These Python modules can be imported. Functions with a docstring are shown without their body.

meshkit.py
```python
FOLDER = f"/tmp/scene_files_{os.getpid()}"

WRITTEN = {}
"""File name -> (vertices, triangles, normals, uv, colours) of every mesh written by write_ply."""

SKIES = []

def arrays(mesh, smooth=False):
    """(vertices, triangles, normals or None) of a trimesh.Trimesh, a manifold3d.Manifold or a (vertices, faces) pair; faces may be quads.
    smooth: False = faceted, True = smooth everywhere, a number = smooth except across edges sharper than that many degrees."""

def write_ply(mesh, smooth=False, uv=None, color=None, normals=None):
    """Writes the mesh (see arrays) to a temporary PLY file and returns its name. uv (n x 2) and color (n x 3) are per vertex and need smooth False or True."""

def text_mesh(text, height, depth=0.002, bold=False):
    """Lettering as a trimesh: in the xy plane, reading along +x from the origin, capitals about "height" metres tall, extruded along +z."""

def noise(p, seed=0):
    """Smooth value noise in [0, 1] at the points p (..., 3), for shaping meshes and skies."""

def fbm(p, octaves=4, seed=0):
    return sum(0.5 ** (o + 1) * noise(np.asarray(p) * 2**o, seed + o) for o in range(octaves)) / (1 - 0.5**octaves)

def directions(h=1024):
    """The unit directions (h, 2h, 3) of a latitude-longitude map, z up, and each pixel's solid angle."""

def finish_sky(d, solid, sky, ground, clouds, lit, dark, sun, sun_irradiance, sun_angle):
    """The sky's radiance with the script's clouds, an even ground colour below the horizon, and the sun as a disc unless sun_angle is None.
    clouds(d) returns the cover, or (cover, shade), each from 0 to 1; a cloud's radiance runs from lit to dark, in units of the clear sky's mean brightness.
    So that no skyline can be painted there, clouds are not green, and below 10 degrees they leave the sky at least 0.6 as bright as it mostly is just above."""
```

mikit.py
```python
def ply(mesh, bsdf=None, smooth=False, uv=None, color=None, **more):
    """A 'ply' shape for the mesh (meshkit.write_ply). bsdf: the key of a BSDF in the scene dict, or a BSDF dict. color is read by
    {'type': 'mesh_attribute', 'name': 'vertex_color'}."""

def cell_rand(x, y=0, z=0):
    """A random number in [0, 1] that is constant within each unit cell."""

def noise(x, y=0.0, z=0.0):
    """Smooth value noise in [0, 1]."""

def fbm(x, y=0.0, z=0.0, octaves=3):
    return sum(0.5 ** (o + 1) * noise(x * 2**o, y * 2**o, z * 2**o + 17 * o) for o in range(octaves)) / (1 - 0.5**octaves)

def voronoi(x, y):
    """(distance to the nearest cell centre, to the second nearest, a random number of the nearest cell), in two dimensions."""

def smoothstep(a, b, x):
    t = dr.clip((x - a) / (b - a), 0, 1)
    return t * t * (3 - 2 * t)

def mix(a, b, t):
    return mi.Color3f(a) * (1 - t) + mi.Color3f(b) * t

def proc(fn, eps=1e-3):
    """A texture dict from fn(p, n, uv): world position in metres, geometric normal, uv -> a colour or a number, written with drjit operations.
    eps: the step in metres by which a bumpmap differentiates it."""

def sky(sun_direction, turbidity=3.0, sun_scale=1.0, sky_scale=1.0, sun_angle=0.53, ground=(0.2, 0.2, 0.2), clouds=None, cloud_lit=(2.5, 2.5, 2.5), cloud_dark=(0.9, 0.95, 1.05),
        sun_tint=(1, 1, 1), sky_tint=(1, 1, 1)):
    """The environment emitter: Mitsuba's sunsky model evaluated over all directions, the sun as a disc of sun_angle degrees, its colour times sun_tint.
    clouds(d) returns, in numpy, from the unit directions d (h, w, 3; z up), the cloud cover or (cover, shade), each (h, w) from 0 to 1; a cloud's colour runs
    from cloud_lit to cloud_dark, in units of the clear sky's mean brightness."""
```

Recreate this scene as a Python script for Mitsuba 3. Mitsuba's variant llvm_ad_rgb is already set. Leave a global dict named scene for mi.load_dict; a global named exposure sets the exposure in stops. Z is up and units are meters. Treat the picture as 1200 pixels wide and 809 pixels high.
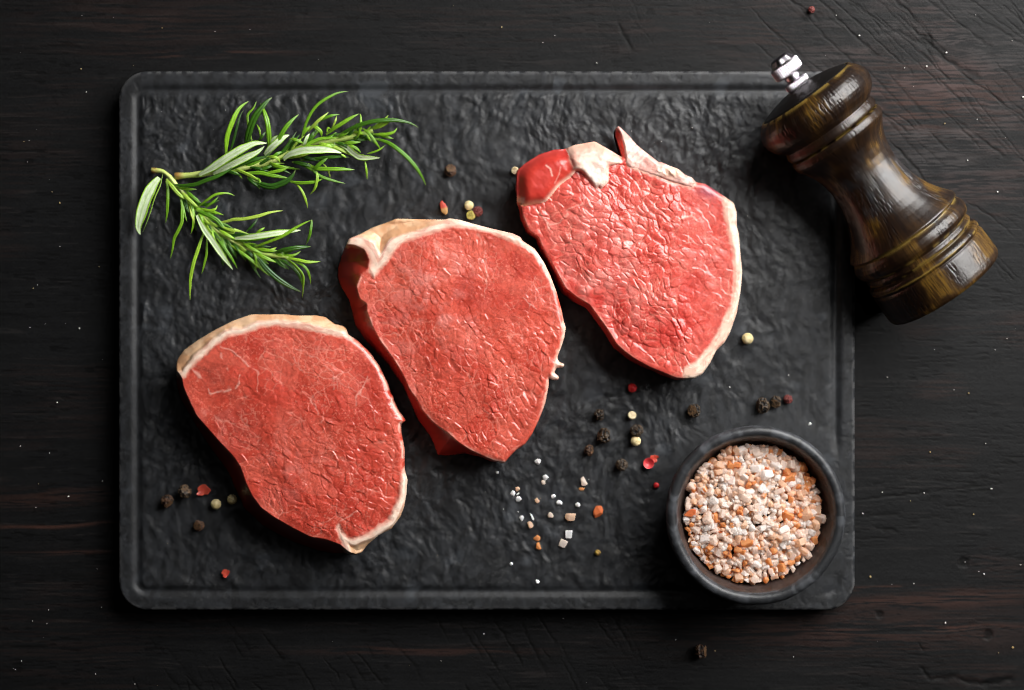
import math
import numpy as np
import trimesh
import mitsuba as mi
import mikit, meshkit
from scipy.spatial import cKDTree, Delaunay
from scipy.ndimage import gaussian_filter1d
import shapely
from shapely.geometry import Polygon, LineString

T = mi.ScalarTransform4f
scene, labels = {}, {}
S = 0.0004            # metres per photo pixel on the table plane
D = 0.80              # camera height
ZB = 0.012            # top of the board's rim
exposure = 0.58

# ------------------------------------------------------------------ camera
scene['camera'] = {'type': 'perspective', 'fov': math.degrees(2 * math.atan(600 * S / D)), 'fov_axis': 'x', 'near_clip': 0.01, 'far_clip': 20.0,
                   'to_world': T().look_at(origin=[0, 0, D], target=[0, 0, 0], up=[0, 1, 0])}

# ------------------------------------------------------------------ lamps: one softbox upper right, one weak overhead fill panel added for room bounce
KEY_POS, KEY_AIM, KEY_HALF, KEY_RAD = np.array([0.52, 0.46, 0.52]), np.array([0.02, 0.0, 0.0]), (0.38, 0.35), 8.3
FILL_POS, FILL_AIM, FILL_HALF, FILL_RAD = np.array([0.25, 0.45, 1.9]), np.array([0.0, 0.0, 0.0]), (0.6, 0.45), 0.18


def softbox(key, pos, aim, half, rad, label):
    m = T().look_at(origin=pos.tolist(), target=aim.tolist(), up=[0.3, 0.2, 1.0])
    scene[key + '__diffuser'] = {'type': 'rectangle', 'to_world': m @ T().scale([half[0], half[1], 1]),
                                 'emitter': {'type': 'area', 'radiance': {'type': 'rgb', 'value': [rad, rad * 0.985, rad * 0.96]}},
                                 'bsdf': {'type': 'diffuse', 'reflectance': {'type': 'rgb', 'value': 0.6}}}
    a, b = half[0] + .01, half[1] + .01
    v = np.array([[-a, -b, 0], [a, -b, 0], [a, b, 0], [-a, b, 0], [-.06, -.06, -.22], [.06, -.06, -.22], [.06, .06, -.22], [-.06, .06, -.22]], float)
    v[:4, 2] -= 0.004
    f = [[4, 5, 1, 0], [5, 6, 2, 1], [6, 7, 3, 2], [7, 4, 0, 3], [4, 7, 6, 5]]
    scene[key + '__housing'] = mikit.ply((v, f), {'type': 'twosided', 'bsdf': {'type': 'diffuse', 'reflectance': {'type': 'rgb', 'value': 0.03}}}, to_world=m)
    labels[key] = {'label': label, 'category': 'studio light'}


softbox('softbox', KEY_POS, KEY_AIM, KEY_HALF, KEY_RAD, 'bright black studio softbox standing off the upper right corner of the table')
softbox('added_fill_panel', FILL_POS, FILL_AIM, FILL_HALF, FILL_RAD, 'wide weak fill panel added high above the table in place of room bounce')

# ------------------------------------------------------------------ helpers
rng = np.random.default_rng(7)
TAB = np.random.default_rng(11).random((512, 512))


def vn(x, y, seed=0):
    x = np.asarray(x, float) + seed * 37.31
    y = np.asarray(y, float) + seed * 91.77
    i, j = np.floor(x).astype(int), np.floor(y).astype(int)
    u, v = x - i, y - j
    u, v = u * u * u * (u * (u * 6 - 15) + 10), v * v * v * (v * (v * 6 - 15) + 10)
    i0, i1, j0, j1 = i & 511, (i + 1) & 511, j & 511, (j + 1) & 511
    return (TAB[i0, j0] * (1 - u) + TAB[i1, j0] * u) * (1 - v) + (TAB[i0, j1] * (1 - u) + TAB[i1, j1] * u) * v


def fbm(x, y, octaves=4, seed=0, gain=0.5):
    t, a, n = 0, 1.0, 0
    for o in range(octaves):
        c, s = math.cos(0.6 * o), math.sin(0.6 * o)
        k = 2.03 ** o
        t = t + a * vn((c * x - s * y) * k, (s * x + c * y) * k, seed + o)
        n += a
        a *= gain
    return t / n


def sst(a, b, x):
    t = np.clip((np.asarray(x, float) - a) / (b - a), 0, 1)
    return t * t * (3 - 2 * t)


def mixc(a, b, t):
    t = np.asarray(t)[..., None]
    return np.asarray(a) * (1 - t) + np.asarray(b) * t


def world(px, py, z):
    """The point at height z that stands at pixel (px, py) of the photograph."""
    k = S * (D - np.asarray(z)) / D
    return np.stack([(np.asarray(px) - 600) * k, -(np.asarray(py) - 404.5) * k, np.broadcast_to(z, np.shape(px)) * 1.0], -1)


def vnormals(v, f):
    n, fn = np.zeros_like(v), np.cross(v[f[:, 1]] - v[f[:, 0]], v[f[:, 2]] - v[f[:, 0]])
    for k in range(3):
        np.add.at(n, f[:, k], fn)
    return n / np.maximum(np.linalg.norm(n, axis=1, keepdims=True), 1e-30)


def put(key, v, f, bsdf, color=None, normals=None, **more):
    v, f = np.asarray(v, float), np.asarray(f, int)
    if normals is None:
        normals = vnormals(v, f)
    path = meshkit.write_ply(trimesh.Trimesh(v, f, process=False), False, None, color, normals=normals)
    scene[key] = {'type': 'ply', 'filename': path, 'face_normals': False, 'bsdf': {'type': 'ref', 'id': bsdf}, **more}


def submesh(v, f, n, c, mask):
    f = f[mask]
    used, inv = np.unique(f.ravel(), return_inverse=True)
    return v[used], inv.reshape(-1, 3), n[used], c[used]


def smooth_poly(pts, step=1.2, sigma=1.6):
    """A closed outline resampled evenly and lightly rounded."""
    p = np.asarray(pts, float)
    p = np.vstack([p, p[:1]])
    s = np.r_[0, np.cumsum(np.linalg.norm(np.diff(p, axis=0), axis=1))]
    n = int(s[-1] / step)
    t = np.linspace(0, s[-1], n, endpoint=False)
    q = np.stack([np.interp(t, s, p[:, k]) for k in (0, 1)], 1)
    return gaussian_filter1d(q, sigma / step, axis=0, mode='wrap')


def smooth_line(pts, n, sigma=0.0):
    p = np.asarray(pts, float)
    s = np.r_[0, np.cumsum(np.linalg.norm(np.diff(p[:, :2], axis=0), axis=1))]
    if len(p) > 2:
        from scipy.interpolate import PchipInterpolator
        return PchipInterpolator(s, p, axis=0)(np.linspace(0, s[-1], n))
    return np.stack([np.interp(np.linspace(0, s[-1], n), s, p[:, k]) for k in range(p.shape[1])], 1)


def sdist(poly, x, y):
    """Signed distance in pixels to a polygon, positive inside."""
    pg = Polygon(poly)
    if not pg.is_valid:
        pg = pg.buffer(0)
    g = shapely.points(x, y)
    b = pg.boundary
    pts = np.array(shapely.get_coordinates(shapely.segmentize(b, 0.6)))
    d, _ = cKDTree(pts).query(np.stack([x, y], 1))
    shapely.prepare(pg)
    return np.where(shapely.contains(pg, g), d, -d)


def ldist(line, x, y):
    pts = shapely.get_coordinates(shapely.segmentize(LineString(line), 0.6))
    return cKDTree(pts).query(np.stack([x, y], 1))[0]


def vor(x, y, sp, seed, lo, hi):
    """Voronoi cells of spacing sp: (edge measure 0..1, distance to centre in spacings, cell number)."""
    r = np.random.default_rng(seed)
    gx, gy = np.meshgrid(np.arange(lo[0] - 3 * sp, hi[0] + 3 * sp, sp), np.arange(lo[1] - 3 * sp, hi[1] + 3 * sp, sp))
    p = np.stack([gx.ravel(), gy.ravel()], 1) + (r.random((gx.size, 2)) - 0.5) * sp * 0.95
    d, i = cKDTree(p).query(np.stack([x, y], 1), k=2)
    off = np.stack([x, y], 1) - p[i[:, 0]]
    tl = r.normal(0, 1, (len(p), 2))[i[:, 0]]
    return (d[:, 1] - d[:, 0]) / sp, d[:, 0] / sp, i[:, 0], r.random(len(p)), (off * tl).sum(1)


def sheet(inner_pts, boundary):
    """Delaunay triangles (looking up) inside a boundary loop; the first vertices are the loop's."""
    p = np.vstack([boundary, inner_pts])
    f = Delaunay(p).simplices
    c = p[f].mean(1)
    pg = Polygon(boundary)
    shapely.prepare(pg)
    f = f[shapely.contains(pg.buffer(1e-6), shapely.points(c[:, 0], c[:, 1]))]
    a = np.cross(p[f[:, 1]] - p[f[:, 0]], p[f[:, 2]] - p[f[:, 0]])
    f[a > 0] = f[a > 0][:, ::-1]         # pixel y runs down
    return p, f


def grid_in(boundary, step, inset):
    lo, hi = boundary.min(0), boundary.max(0)
    gx, gy = np.meshgrid(np.arange(lo[0], hi[0], step), np.arange(lo[1], hi[1], step * 0.87))
    gx = gx + (np.arange(gx.shape[0])[:, None] % 2) * step * 0.5
    pg = Polygon(boundary).buffer(-inset)
    shapely.prepare(pg)
    g = np.stack([gx.ravel(), gy.ravel()], 1)
    return g[shapely.contains(pg, shapely.points(g[:, 0], g[:, 1]))]


def pbsdf(key, rough, spec=0.5, two=False, **more):
    b = {'type': 'principled', 'base_color': {'type': 'mesh_attribute', 'name': 'vertex_color'}, 'roughness': rough, 'specular': spec, **more}
    scene[key] = {'type': 'twosided', 'bsdf': b} if two else b


def solid(key, rgb, rough, **more):
    scene[key] = {'type': 'principled', 'base_color': {'type': 'rgb', 'value': list(rgb)}, 'roughness': rough, **more}


pbsdf('mat_table', 0.58, 0.15)
pbsdf('mat_board', 0.50, 0.34)
pbsdf('mat_meat', 0.28, 0.45, clearcoat=0.7, clearcoat_gloss=0.97)
pbsdf('mat_fat', 0.36, 0.5)
pbsdf('mat_wood', 0.30, 0.42, clearcoat=0.35, clearcoat_gloss=0.93)
pbsdf('mat_bowl', 0.42, 0.4)
pbsdf('mat_leaf', 0.33, 0.5)
pbsdf('mat_pepper', 0.5, 0.4)
solid('mat_plate', (0.006, 0.005, 0.0045), 0.38, specular=0.22)
scene['mat_chrome'] = {'type': 'roughconductor', 'material': 'Cr', 'alpha': 0.2}

# ------------------------------------------------------------------ board outline (photo pixels at rim height)
BX0, BX1, BY0, BY1, BR = 138.5, 1002.0, 83.5, 715.5, 34.0
BOWL = np.array([886.5, 604.5])


def board_sd(x, y, inset=0.0):
    cx, cy = (BX0 + BX1) / 2, (BY0 + BY1) / 2
    hx, hy = (BX1 - BX0) / 2 - BR, (BY1 - BY0) / 2 - BR
    qx, qy = np.abs(x - cx) - hx, np.abs(y - cy) - hy
    return -(np.hypot(np.maximum(qx, 0), np.maximum(qy, 0)) + np.minimum(np.maximum(qx, qy), 0) - BR)


def rrect(inset, step):
    r = max(BR - inset, 2.0)
    x0, x1, y0, y1 = BX0 + inset, BX1 - inset, BY0 + inset, BY1 - inset
    pg = shapely.box(x0 + r, y0 + r, x1 - r, y1 - r).buffer(r, quad_segs=24)
    L = pg.exterior.length
    return np.array([pg.exterior.interpolate(t).coords[0] for t in np.linspace(0, L, int(L / step), endpoint=False)])


# ------------------------------------------------------------------ table top
def table():
    step = 1.25
    x = np.arange(-36, 1236.1, step)
    y = np.arange(-36, 846.1, step)
    gx, gy = np.meshgrid(x, y)
    X, Y = gx.ravel(), gy.ravel()
    keep = board_sd(X, Y) < 24
    # stained wood: horizontal grain, worn reddish streaks, pits, knife scars
    wy = Y + 5 * (fbm(X / 160, Y / 90, 3, 3) - .5) * 2
    for kx, ky, kr in ((1129, 660, 11), (1031, 720, 9), (1158, 744, 9), (1080, 60, 14), (1105, 62, 10)):   # grain flows round the knots
        d2 = ((X - kx) / 2.4) ** 2 + (Y - ky) ** 2
        wy = wy + np.sign(Y - ky) * -6 * np.exp(-d2 / (2 * kr * kr))
    g1 = fbm(X / 55, wy / 2.1, 3, 21)
    g2 = fbm(X / 120, wy / 7.5, 3, 22)
    g3 = fbm(X / 18, wy / 1.3, 2, 23)
    patch = fbm(X / 190, Y / 70, 3, 24)
    speck = vn(X / 1.7, Y / 1.7, 25)
    h = 0.045 * (g1 - .5) + 0.06 * (g2 - .5) + 0.04 * (g3 - .5) + 0.05 * (speck - .5)
    pores = sst(.70, .82, vn(X / 14, wy / 1.6, 31)) * sst(.4, .6, vn(X / 60, Y / 25, 32))
    h -= 0.07 * pores
    red = sst(.50, .70, patch + .22 * (g2 - .5)) * sst(.42, .62, g1)
    base = mixc([.0036, .0037, .0040], [.0055, .0057, .0061], sst(.3, .7, g2 * .6 + .4 * g3))
    base = mixc(base, [.0145, .0086, .0076], red * (.35 + .4 * sst(500, 1000, X - .5 * Y)))
    worn = sst(.66, .80, g1) * sst(.45, .6, fbm(X / 70, Y / 12, 2, 33))
    base = mixc(base, [.030, .026, .025], worn * .22)
    base = base * (1 - .55 * pores[:, None])
    # reddish worn bands seen in the photograph, lower left and lower right
    for (bx, by, wx, wyy, am) in ((50, 616, 90, 2.2, .8), (60, 583, 90, 10, .35), (75, 648, 60, 2, .5), (1030, 690, 45, 2.2, 1.), (1060, 707, 90, 7, .5), (1090, 738, 110, 2.5, .7), (1150, 700, 60, 10, .4),
                                  (1000, 740, 200, 26, .35), (500, 764, 120, 5, .4), (230, 62, 90, 3, .6), (1070, 120, 130, 40, .55), (180, 25, 150, 30, .18)):
        a = am * np.exp(-((X - bx) / wx) ** 2 - ((wy - by) / wyy) ** 2) * sst(.35, .62, g1)
        base = mixc(base, [.050, .022, .016], np.clip(a, 0, .9))
    worn2 = np.exp(-((X - 1090) / 150) ** 2 - ((Y - 110) / 120) ** 2) * sst(.40, .62, g3 * .5 + g1 * .5) * sst(.3, .6, fbm(X / 60, Y / 16, 3, 34))  # worn fibres, with the lamp-side sheen painted into the colour
    base = mixc(base, mixc([.034, .030, .030], [.048, .031, .029], sst(.4, .6, patch)), np.clip(worn2, 0, 1) * .8)
    # cuts and cracks
    cuts, r = [], np.random.default_rng(5)
    for k in range(150):      # knife scars, upper right
        cx, cy = r.uniform(900, 1235), r.uniform(-30, 330)
        if cx - 850 < cy * .75:
            continue
        a, L = math.radians(r.normal(43, 6)), r.uniform(25, 130)
        cuts.append((cx - math.cos(a) * L / 2, cy - math.sin(a) * L / 2, cx + math.cos(a) * L / 2, cy + math.sin(a) * L / 2, r.uniform(.35, 1.3), r.uniform(.12, .45)))
    for k in range(72):      # and along the lower edge
        cx, cy = r.uniform(150, 760), r.uniform(735, 835)
        a, L = math.radians(r.normal(58, 7)), r.uniform(15, 75)
        cuts.append((cx - math.cos(a) * L / 2, cy - math.sin(a) * L / 2, cx + math.cos(a) * L / 2, cy + math.sin(a) * L / 2, r.uniform(.5, 1.5), r.uniform(.12, .45)))
    for k in range(24):
        cx, cy = r.uniform(-20, 150), r.uniform(-20, 130)
        a, L = math.radians(r.normal(60, 10)), r.uniform(8, 26)
        cuts.append((cx, cy, cx + math.cos(a) * L, cy + math.sin(a) * L, r.uniform(.5, 1.), r.uniform(.05, .15)))
    for k in range(30):
        cx, cy = r.uniform(300, 900), r.uniform(-20, 78)
        a, L = math.radians(r.normal(-20, 50)), r.uniform(8, 60)
        cuts.append((cx, cy, cx + math.cos(a) * L, cy + math.sin(a) * L, r.uniform(.4, .8), r.uniform(.04, .14)))
    cuts += [(722, 24, 742, 62, 2, .4), (1003, 586, 1090, 577, 1.1, .5), (1090, 577, 1180, 566, .8, .3), (1010, 742, 1110, 738, .8, .25), (1075, 752, 1084, 765, 1.6, .5),
             (1078, 780, 1092, 800, 2.2, .7), (1090, 797, 1125, 792, 4, .9), (1120, 795, 1165, 806, 4, 1.), (1150, 802, 1190, 796, 4.5, 1.), (1018, 604, 1056, 602, 2.5, .4), (1022, 617, 1055, 624, 3, .45),
             (1095, 62, 1150, 92, 3, .6), (1050, 35, 1095, 62, 3, .5), (1085, 50, 1110, 66, 4, .6)]
    for kx, ky, kr in ((1129, 660, 7), (1031, 720, 5), (1158, 744, 6), (1086, 48, 9)):
        d = np.hypot((X - kx) / 1.1, Y - ky) / kr + .5 * (vn(X / 4, Y / 4, 44) - .5)
        w = 1 - sst(.5, 1.2, d)
        h -= .35 * w
        base = base * (1 - .7 * w[:, None])
    for x0, y0, x1, y1, w, dep in cuts:
        m = np.nonzero((X > min(x0, x1) - 8) & (X < max(x0, x1) + 8) & (Y > min(y0, y1) - 8) & (Y < max(y0, y1) + 8))[0]
        if not len(m):
            continue
        jx = 2.2 * (vn(X[m] / 9, Y[m] / 9, 51) - .5) + 1.2 * (vn(X[m] / 3, Y[m] / 3, 52) - .5)
        ux, uy = x1 - x0, y1 - y0
        L = math.hypot(ux, uy)
        t = ((X[m] - x0) * ux + (Y[m] - y0) * uy) / L
        d = np.abs(((X[m] - x0) * uy - (Y[m] - y0) * ux) / L + jx)
        ww = (w + .5) * (.5 + .8 * vn(t / 12, t * 0, 53))
        fall = np.exp(-(d / ww) ** 2) * sst(-2, 8, t) * sst(-2, 8, L - t)
        h[m] -= .36 * dep * fall
        base[m] *= (1 - .72 * np.clip(dep * 2.6, 0, 1) * fall)[:, None]
    v = world(X, Y, 0 * X)
    v[:, 2] = np.where(board_sd(X, Y) > 8, 0, h * 0.001) - 0.0004
    idx = np.arange(len(X)).reshape(gx.shape)
    q = np.stack([idx[:-1, :-1], idx[1:, :-1], idx[1:, 1:], idx[:-1, 1:]], -1).reshape(-1, 4)
    q = q[keep[q].all(1)]
    f = np.vstack([q[:, [0, 1, 2]], q[:, [0, 2, 3]]])
    used, inv = np.unique(f.ravel(), return_inverse=True)
    v, f, c = v[used], inv.reshape(-1, 3), base[used]
    put('table_top__surface', v, f, 'mat_table', np.clip(c, .002, .9))
    # the slab that carries it reaches on beyond the frame
    x0, x1, y0, y1 = v[:, 0].min(), v[:, 0].max(), v[:, 1].min(), v[:, 1].max()
    def coarse(xs, ys, zz):
        gx, gy = np.meshgrid(xs, ys)
        i = np.arange(gx.size).reshape(gx.shape)
        q = np.stack([i[:-1, :-1], i[:-1, 1:], i[1:, 1:], i[1:, :-1]], -1).reshape(-1, 4)
        return np.stack([gx.ravel(), gy.ravel(), np.full(gx.size, zz)], 1), q
    vs, fs, at = [], [], 0
    for xs, ys, zz in ((np.linspace(-1.0, x0, 60), np.linspace(-.7, .7, 120), -.0004), (np.linspace(x1, 1.0, 60), np.linspace(-.7, .7, 120), -.0004),
                       (np.linspace(x0, x1, 80), np.linspace(y1, .7, 60), -.0004), (np.linspace(x0, x1, 80), np.linspace(-.7, y0, 60), -.0004),
                       (np.linspace(x0, x1, 3), np.linspace(y0, y1, 3), -.0025)):
        a, b = coarse(xs, ys, zz)
        vs.append(a); fs.append(b + at); at += len(a)
    v, f = np.vstack(vs), np.vstack(fs)
    f = np.vstack([f[:, [0, 1, 2]], f[:, [0, 2, 3]]])
    c = mixc([.005, .005, .005], [.009, .008, .0078], sst(.35, .65, fbm(v[:, 0] * 12, v[:, 1] * 130, 3, 61)))
    put('table_top__slab', v, f, 'mat_table', c)
    labels['table_top'] = {'kind': 'structure'}


table()


# ------------------------------------------------------------------ the slate board
def board_height(X, Y):
    """Height in millimetres relative to the rim, and the texture values used for its colour."""
    d = board_sd(X, Y)
    dist = np.hypot(X - BOWL[0], Y - BOWL[1])
    corner = sst(112, 136, dist + 0 * X)                # no channel round the bowl's seat
    wx = X + 14 * (fbm(X / 60, Y / 60, 3, 70) - .5) * 2
    wy = Y + 14 * (fbm(X / 60, Y / 60, 3, 71) - .5) * 2
    ca, sa = math.cos(.35), math.sin(.35)
    p, q = ca * wx + sa * wy, -sa * wx + ca * wy         # ridges lean from upper left to lower right
    r1 = 1 - np.abs(2 * fbm(p / 15, q / 34, 2, 72) - 1)
    l1 = fbm(p / 20, q / 30, 4, 73)
    l2 = fbm(wx / 7.5, wy / 10.5, 3, 74)
    l3 = fbm(X / 2.6, Y / 2.6, 2, 75)
    area = sst(.25, .7, fbm(X / 150, Y / 150, 2, 76))
    smooth_right = 1 - .65 * sst(840, 960, X)
    l4 = 1 - np.abs(2 * fbm(p / 7.5, q / 22, 3, 87) - 1)
    l5 = 1 - np.abs(2 * fbm(wx / 4.6, wy / 6.0, 2, 88) - 1)
    m1, m2 = fbm(p / 12, q / 17, 2, 173), fbm(wx / 6.2, wy / 7.6, 2, 174)
    interior = (1.15 * (m1 - .5) + .55 * (m2 - .5) * (.35 + area) + .16 * (l4 - .7) * area + .06 * (l3 - .5)) * smooth_right
    pits = sst(.70, .80, fbm(wx / 11, wy / 13, 2, 77))
    interior -= .08 * pits * smooth_right
    rim = .26 * (fbm(wx / 24, wy / 15, 2, 78) - .5) + .10 * (l2 - .5) + .04 * (l3 - .5) - .10 * sst(.66, .76, fbm(wx / 9, wy / 7, 2, 79))
    ch = np.exp(-np.abs((d - 22.5) / 5.0) ** 2.2) * corner
    wi = sst(23, 31, d)
    h = interior * wi * (.25 + .75 * corner) + rim * (1 - wi) * (1 - ch) - 1.25 * ch - .30 * wi * corner
    e = np.clip(4.0 - d, 0, 4.0)                         # rounded outer edge
    h -= 1.5 * (1 - np.sqrt(np.clip(1 - (e / 4.15) ** 2, 0, 1)))
    return h, d, l1, l2, l3, rim


def board():
    loops = [rrect(i, 1.5) for i in (0.0, .25, .7, 1.3, 2.1, 3.0, 4.0)]
    P, F = sheet(np.vstack(loops[1:] + [grid_in(loops[0], 1.3, 5.0)]), loops[0])
    X, Y = P[:, 0], P[:, 1]
    h, d, l1, l2, l3, rim = board_height(X, Y)
    z = ZB + h * .001
    v = world(X, Y, ZB + 0 * X)
    v[:, 2] = z
    n = len(loops[0])
    # walls and underside
    b = v[:n].copy()
    ring, at, vs, fs = np.arange(n), len(v), [v], [F]
    prev = ring
    for zz, sc in ((.0070, 1.0025), (.0040, 1.0015), (.0006, .995)):
        w = b.copy()
        w[:, :2] *= sc
        w[:, 2] = zz + (.0004 * (fbm(P[:n, 0] / 18, P[:n, 1] / 18, 2, 81) - .5) if zz > .001 else 0)
        cur = at + np.arange(n)
        nx = np.roll(np.arange(n), -1)
        fs.append(np.vstack([np.stack([prev, cur, cur[nx]], 1), np.stack([prev, cur[nx], prev[nx]], 1)]))
        vs.append(w); at += n; prev = cur
    V = np.vstack(vs)
    Fw = np.vstack(fs[1:])
    mid = len(V)
    V = np.vstack([V, [[0, 0, .0006]]])
    Fb = np.stack([prev, np.full(n, mid), np.roll(prev, -1)], 1)
    tri = V[Fw[0]]
    nrm = np.cross(tri[1] - tri[0], tri[2] - tri[0])
    if np.dot(nrm[:2], tri.mean(0)[:2]) < 0:
        Fw, Fb = Fw[:, ::-1], Fb[:, ::-1]
    F = np.vstack([F, Fw, Fb])
    dust = sst(.55, .8, fbm(X / 40, Y / 26, 4, 83))
    c = mixc([.0108, .0114, .0126], [.0182, .0195, .0220], sst(.3, .7, l2)) * (.8 + .4 * l3[:, None])
    c = mixc(c, [.036, .040, .046], dust * sst(.5, .7, l1) * .8)
    edge = np.exp(-(d / 3.0) ** 2) * sst(.35, .6, fbm(X / 6, Y / 6, 2, 84))
    c = mixc(c, [.11, .11, .112], edge * .55)  # pale line paints the edge highlight into the colour
    light = sst(.79, .83, vn(X / 2.2, Y / 2.2, 85)) * sst(.6, .8, vn(X / 70, Y / 70, 86))
    c = mixc(c, [.09, .09, .09], light * .12)
    cc = np.full((len(V), 3), .017)
    cc[:len(c)] = c
    put('slate_board', V, F, 'mat_board', cc)
    labels['slate_board'] = {'label': 'black slate serving board with a carved channel round its edge, carrying the steaks', 'category': 'board'}
    return cKDTree(v[:, :2]), v[:, 2]


BT, BZ = board()


def on_board(px, py):
    """Board height under a pixel."""
    w = world(np.atleast_1d(px), np.atleast_1d(py), ZB)
    return BZ[BT.query(w[:, :2], k=3)[1]].max(-1)


# ------------------------------------------------------------------ steaks
S1 = [(206, 433), (206, 429), (208, 421), (215.4, 410.6), (232, 398.6), (250.6, 387.4), (273, 376), (293, 369), (325, 368.5), (345, 370), (369, 370), (380, 372), (389.5, 379.5), (400.6, 382.5), (404, 385.6), (406, 392), (417, 399.5),
      (430, 410.6), (443, 429), (452.5, 448), (456.5, 461), (460, 466), (460, 470), (463, 476), (466.5, 483), (474.5, 493.5), (468.5, 497.5), (469, 507), (473, 527), (472.6, 542), (473, 553), (476, 562.5), (475, 579), (473, 592),
      (468, 605), (458, 620), (443, 628), (429, 640), (423.5, 648), (417, 650.6), (408, 649.5), (400, 647), (391, 648), (373, 645), (354, 638), (344, 635), (325, 625.5), (306, 614), (286, 594), (279, 579), (268, 553), (250, 529), (234, 505),
      (224, 488.5), (212, 468), (207.5, 451)]
T1 = S1[:35] + [(458, 620), (443, 628), (429, 640), (423.5, 648), (417, 650), (408, 647), (398, 638), (382, 632), (363.5, 629), (344, 619), (321, 606), (306, 595), (295, 580), (288, 565), (282, 547), (273, 534), (258, 518.5), (246, 505),
                (230, 487), (222, 470), (215, 454), (213, 443)]
FA1 = [(217, 443), (226.5, 431), (236, 420), (256, 403), (267, 395), (284, 392), (306, 384), (325, 382.4), (345, 384), (363.5, 388), (382, 392), (400, 395), (414, 399), (420, 395), (420, 340), (190, 340), (190, 443)]
FB1 = [(472.5, 548), (469, 566), (468, 579), (464, 590), (456, 608), (438, 620), (424, 628), (414, 632), (404, 627), (397, 614), (393, 618), (398, 632), (402, 641), (404, 660), (440, 660), (500, 600), (490, 540)]

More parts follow.
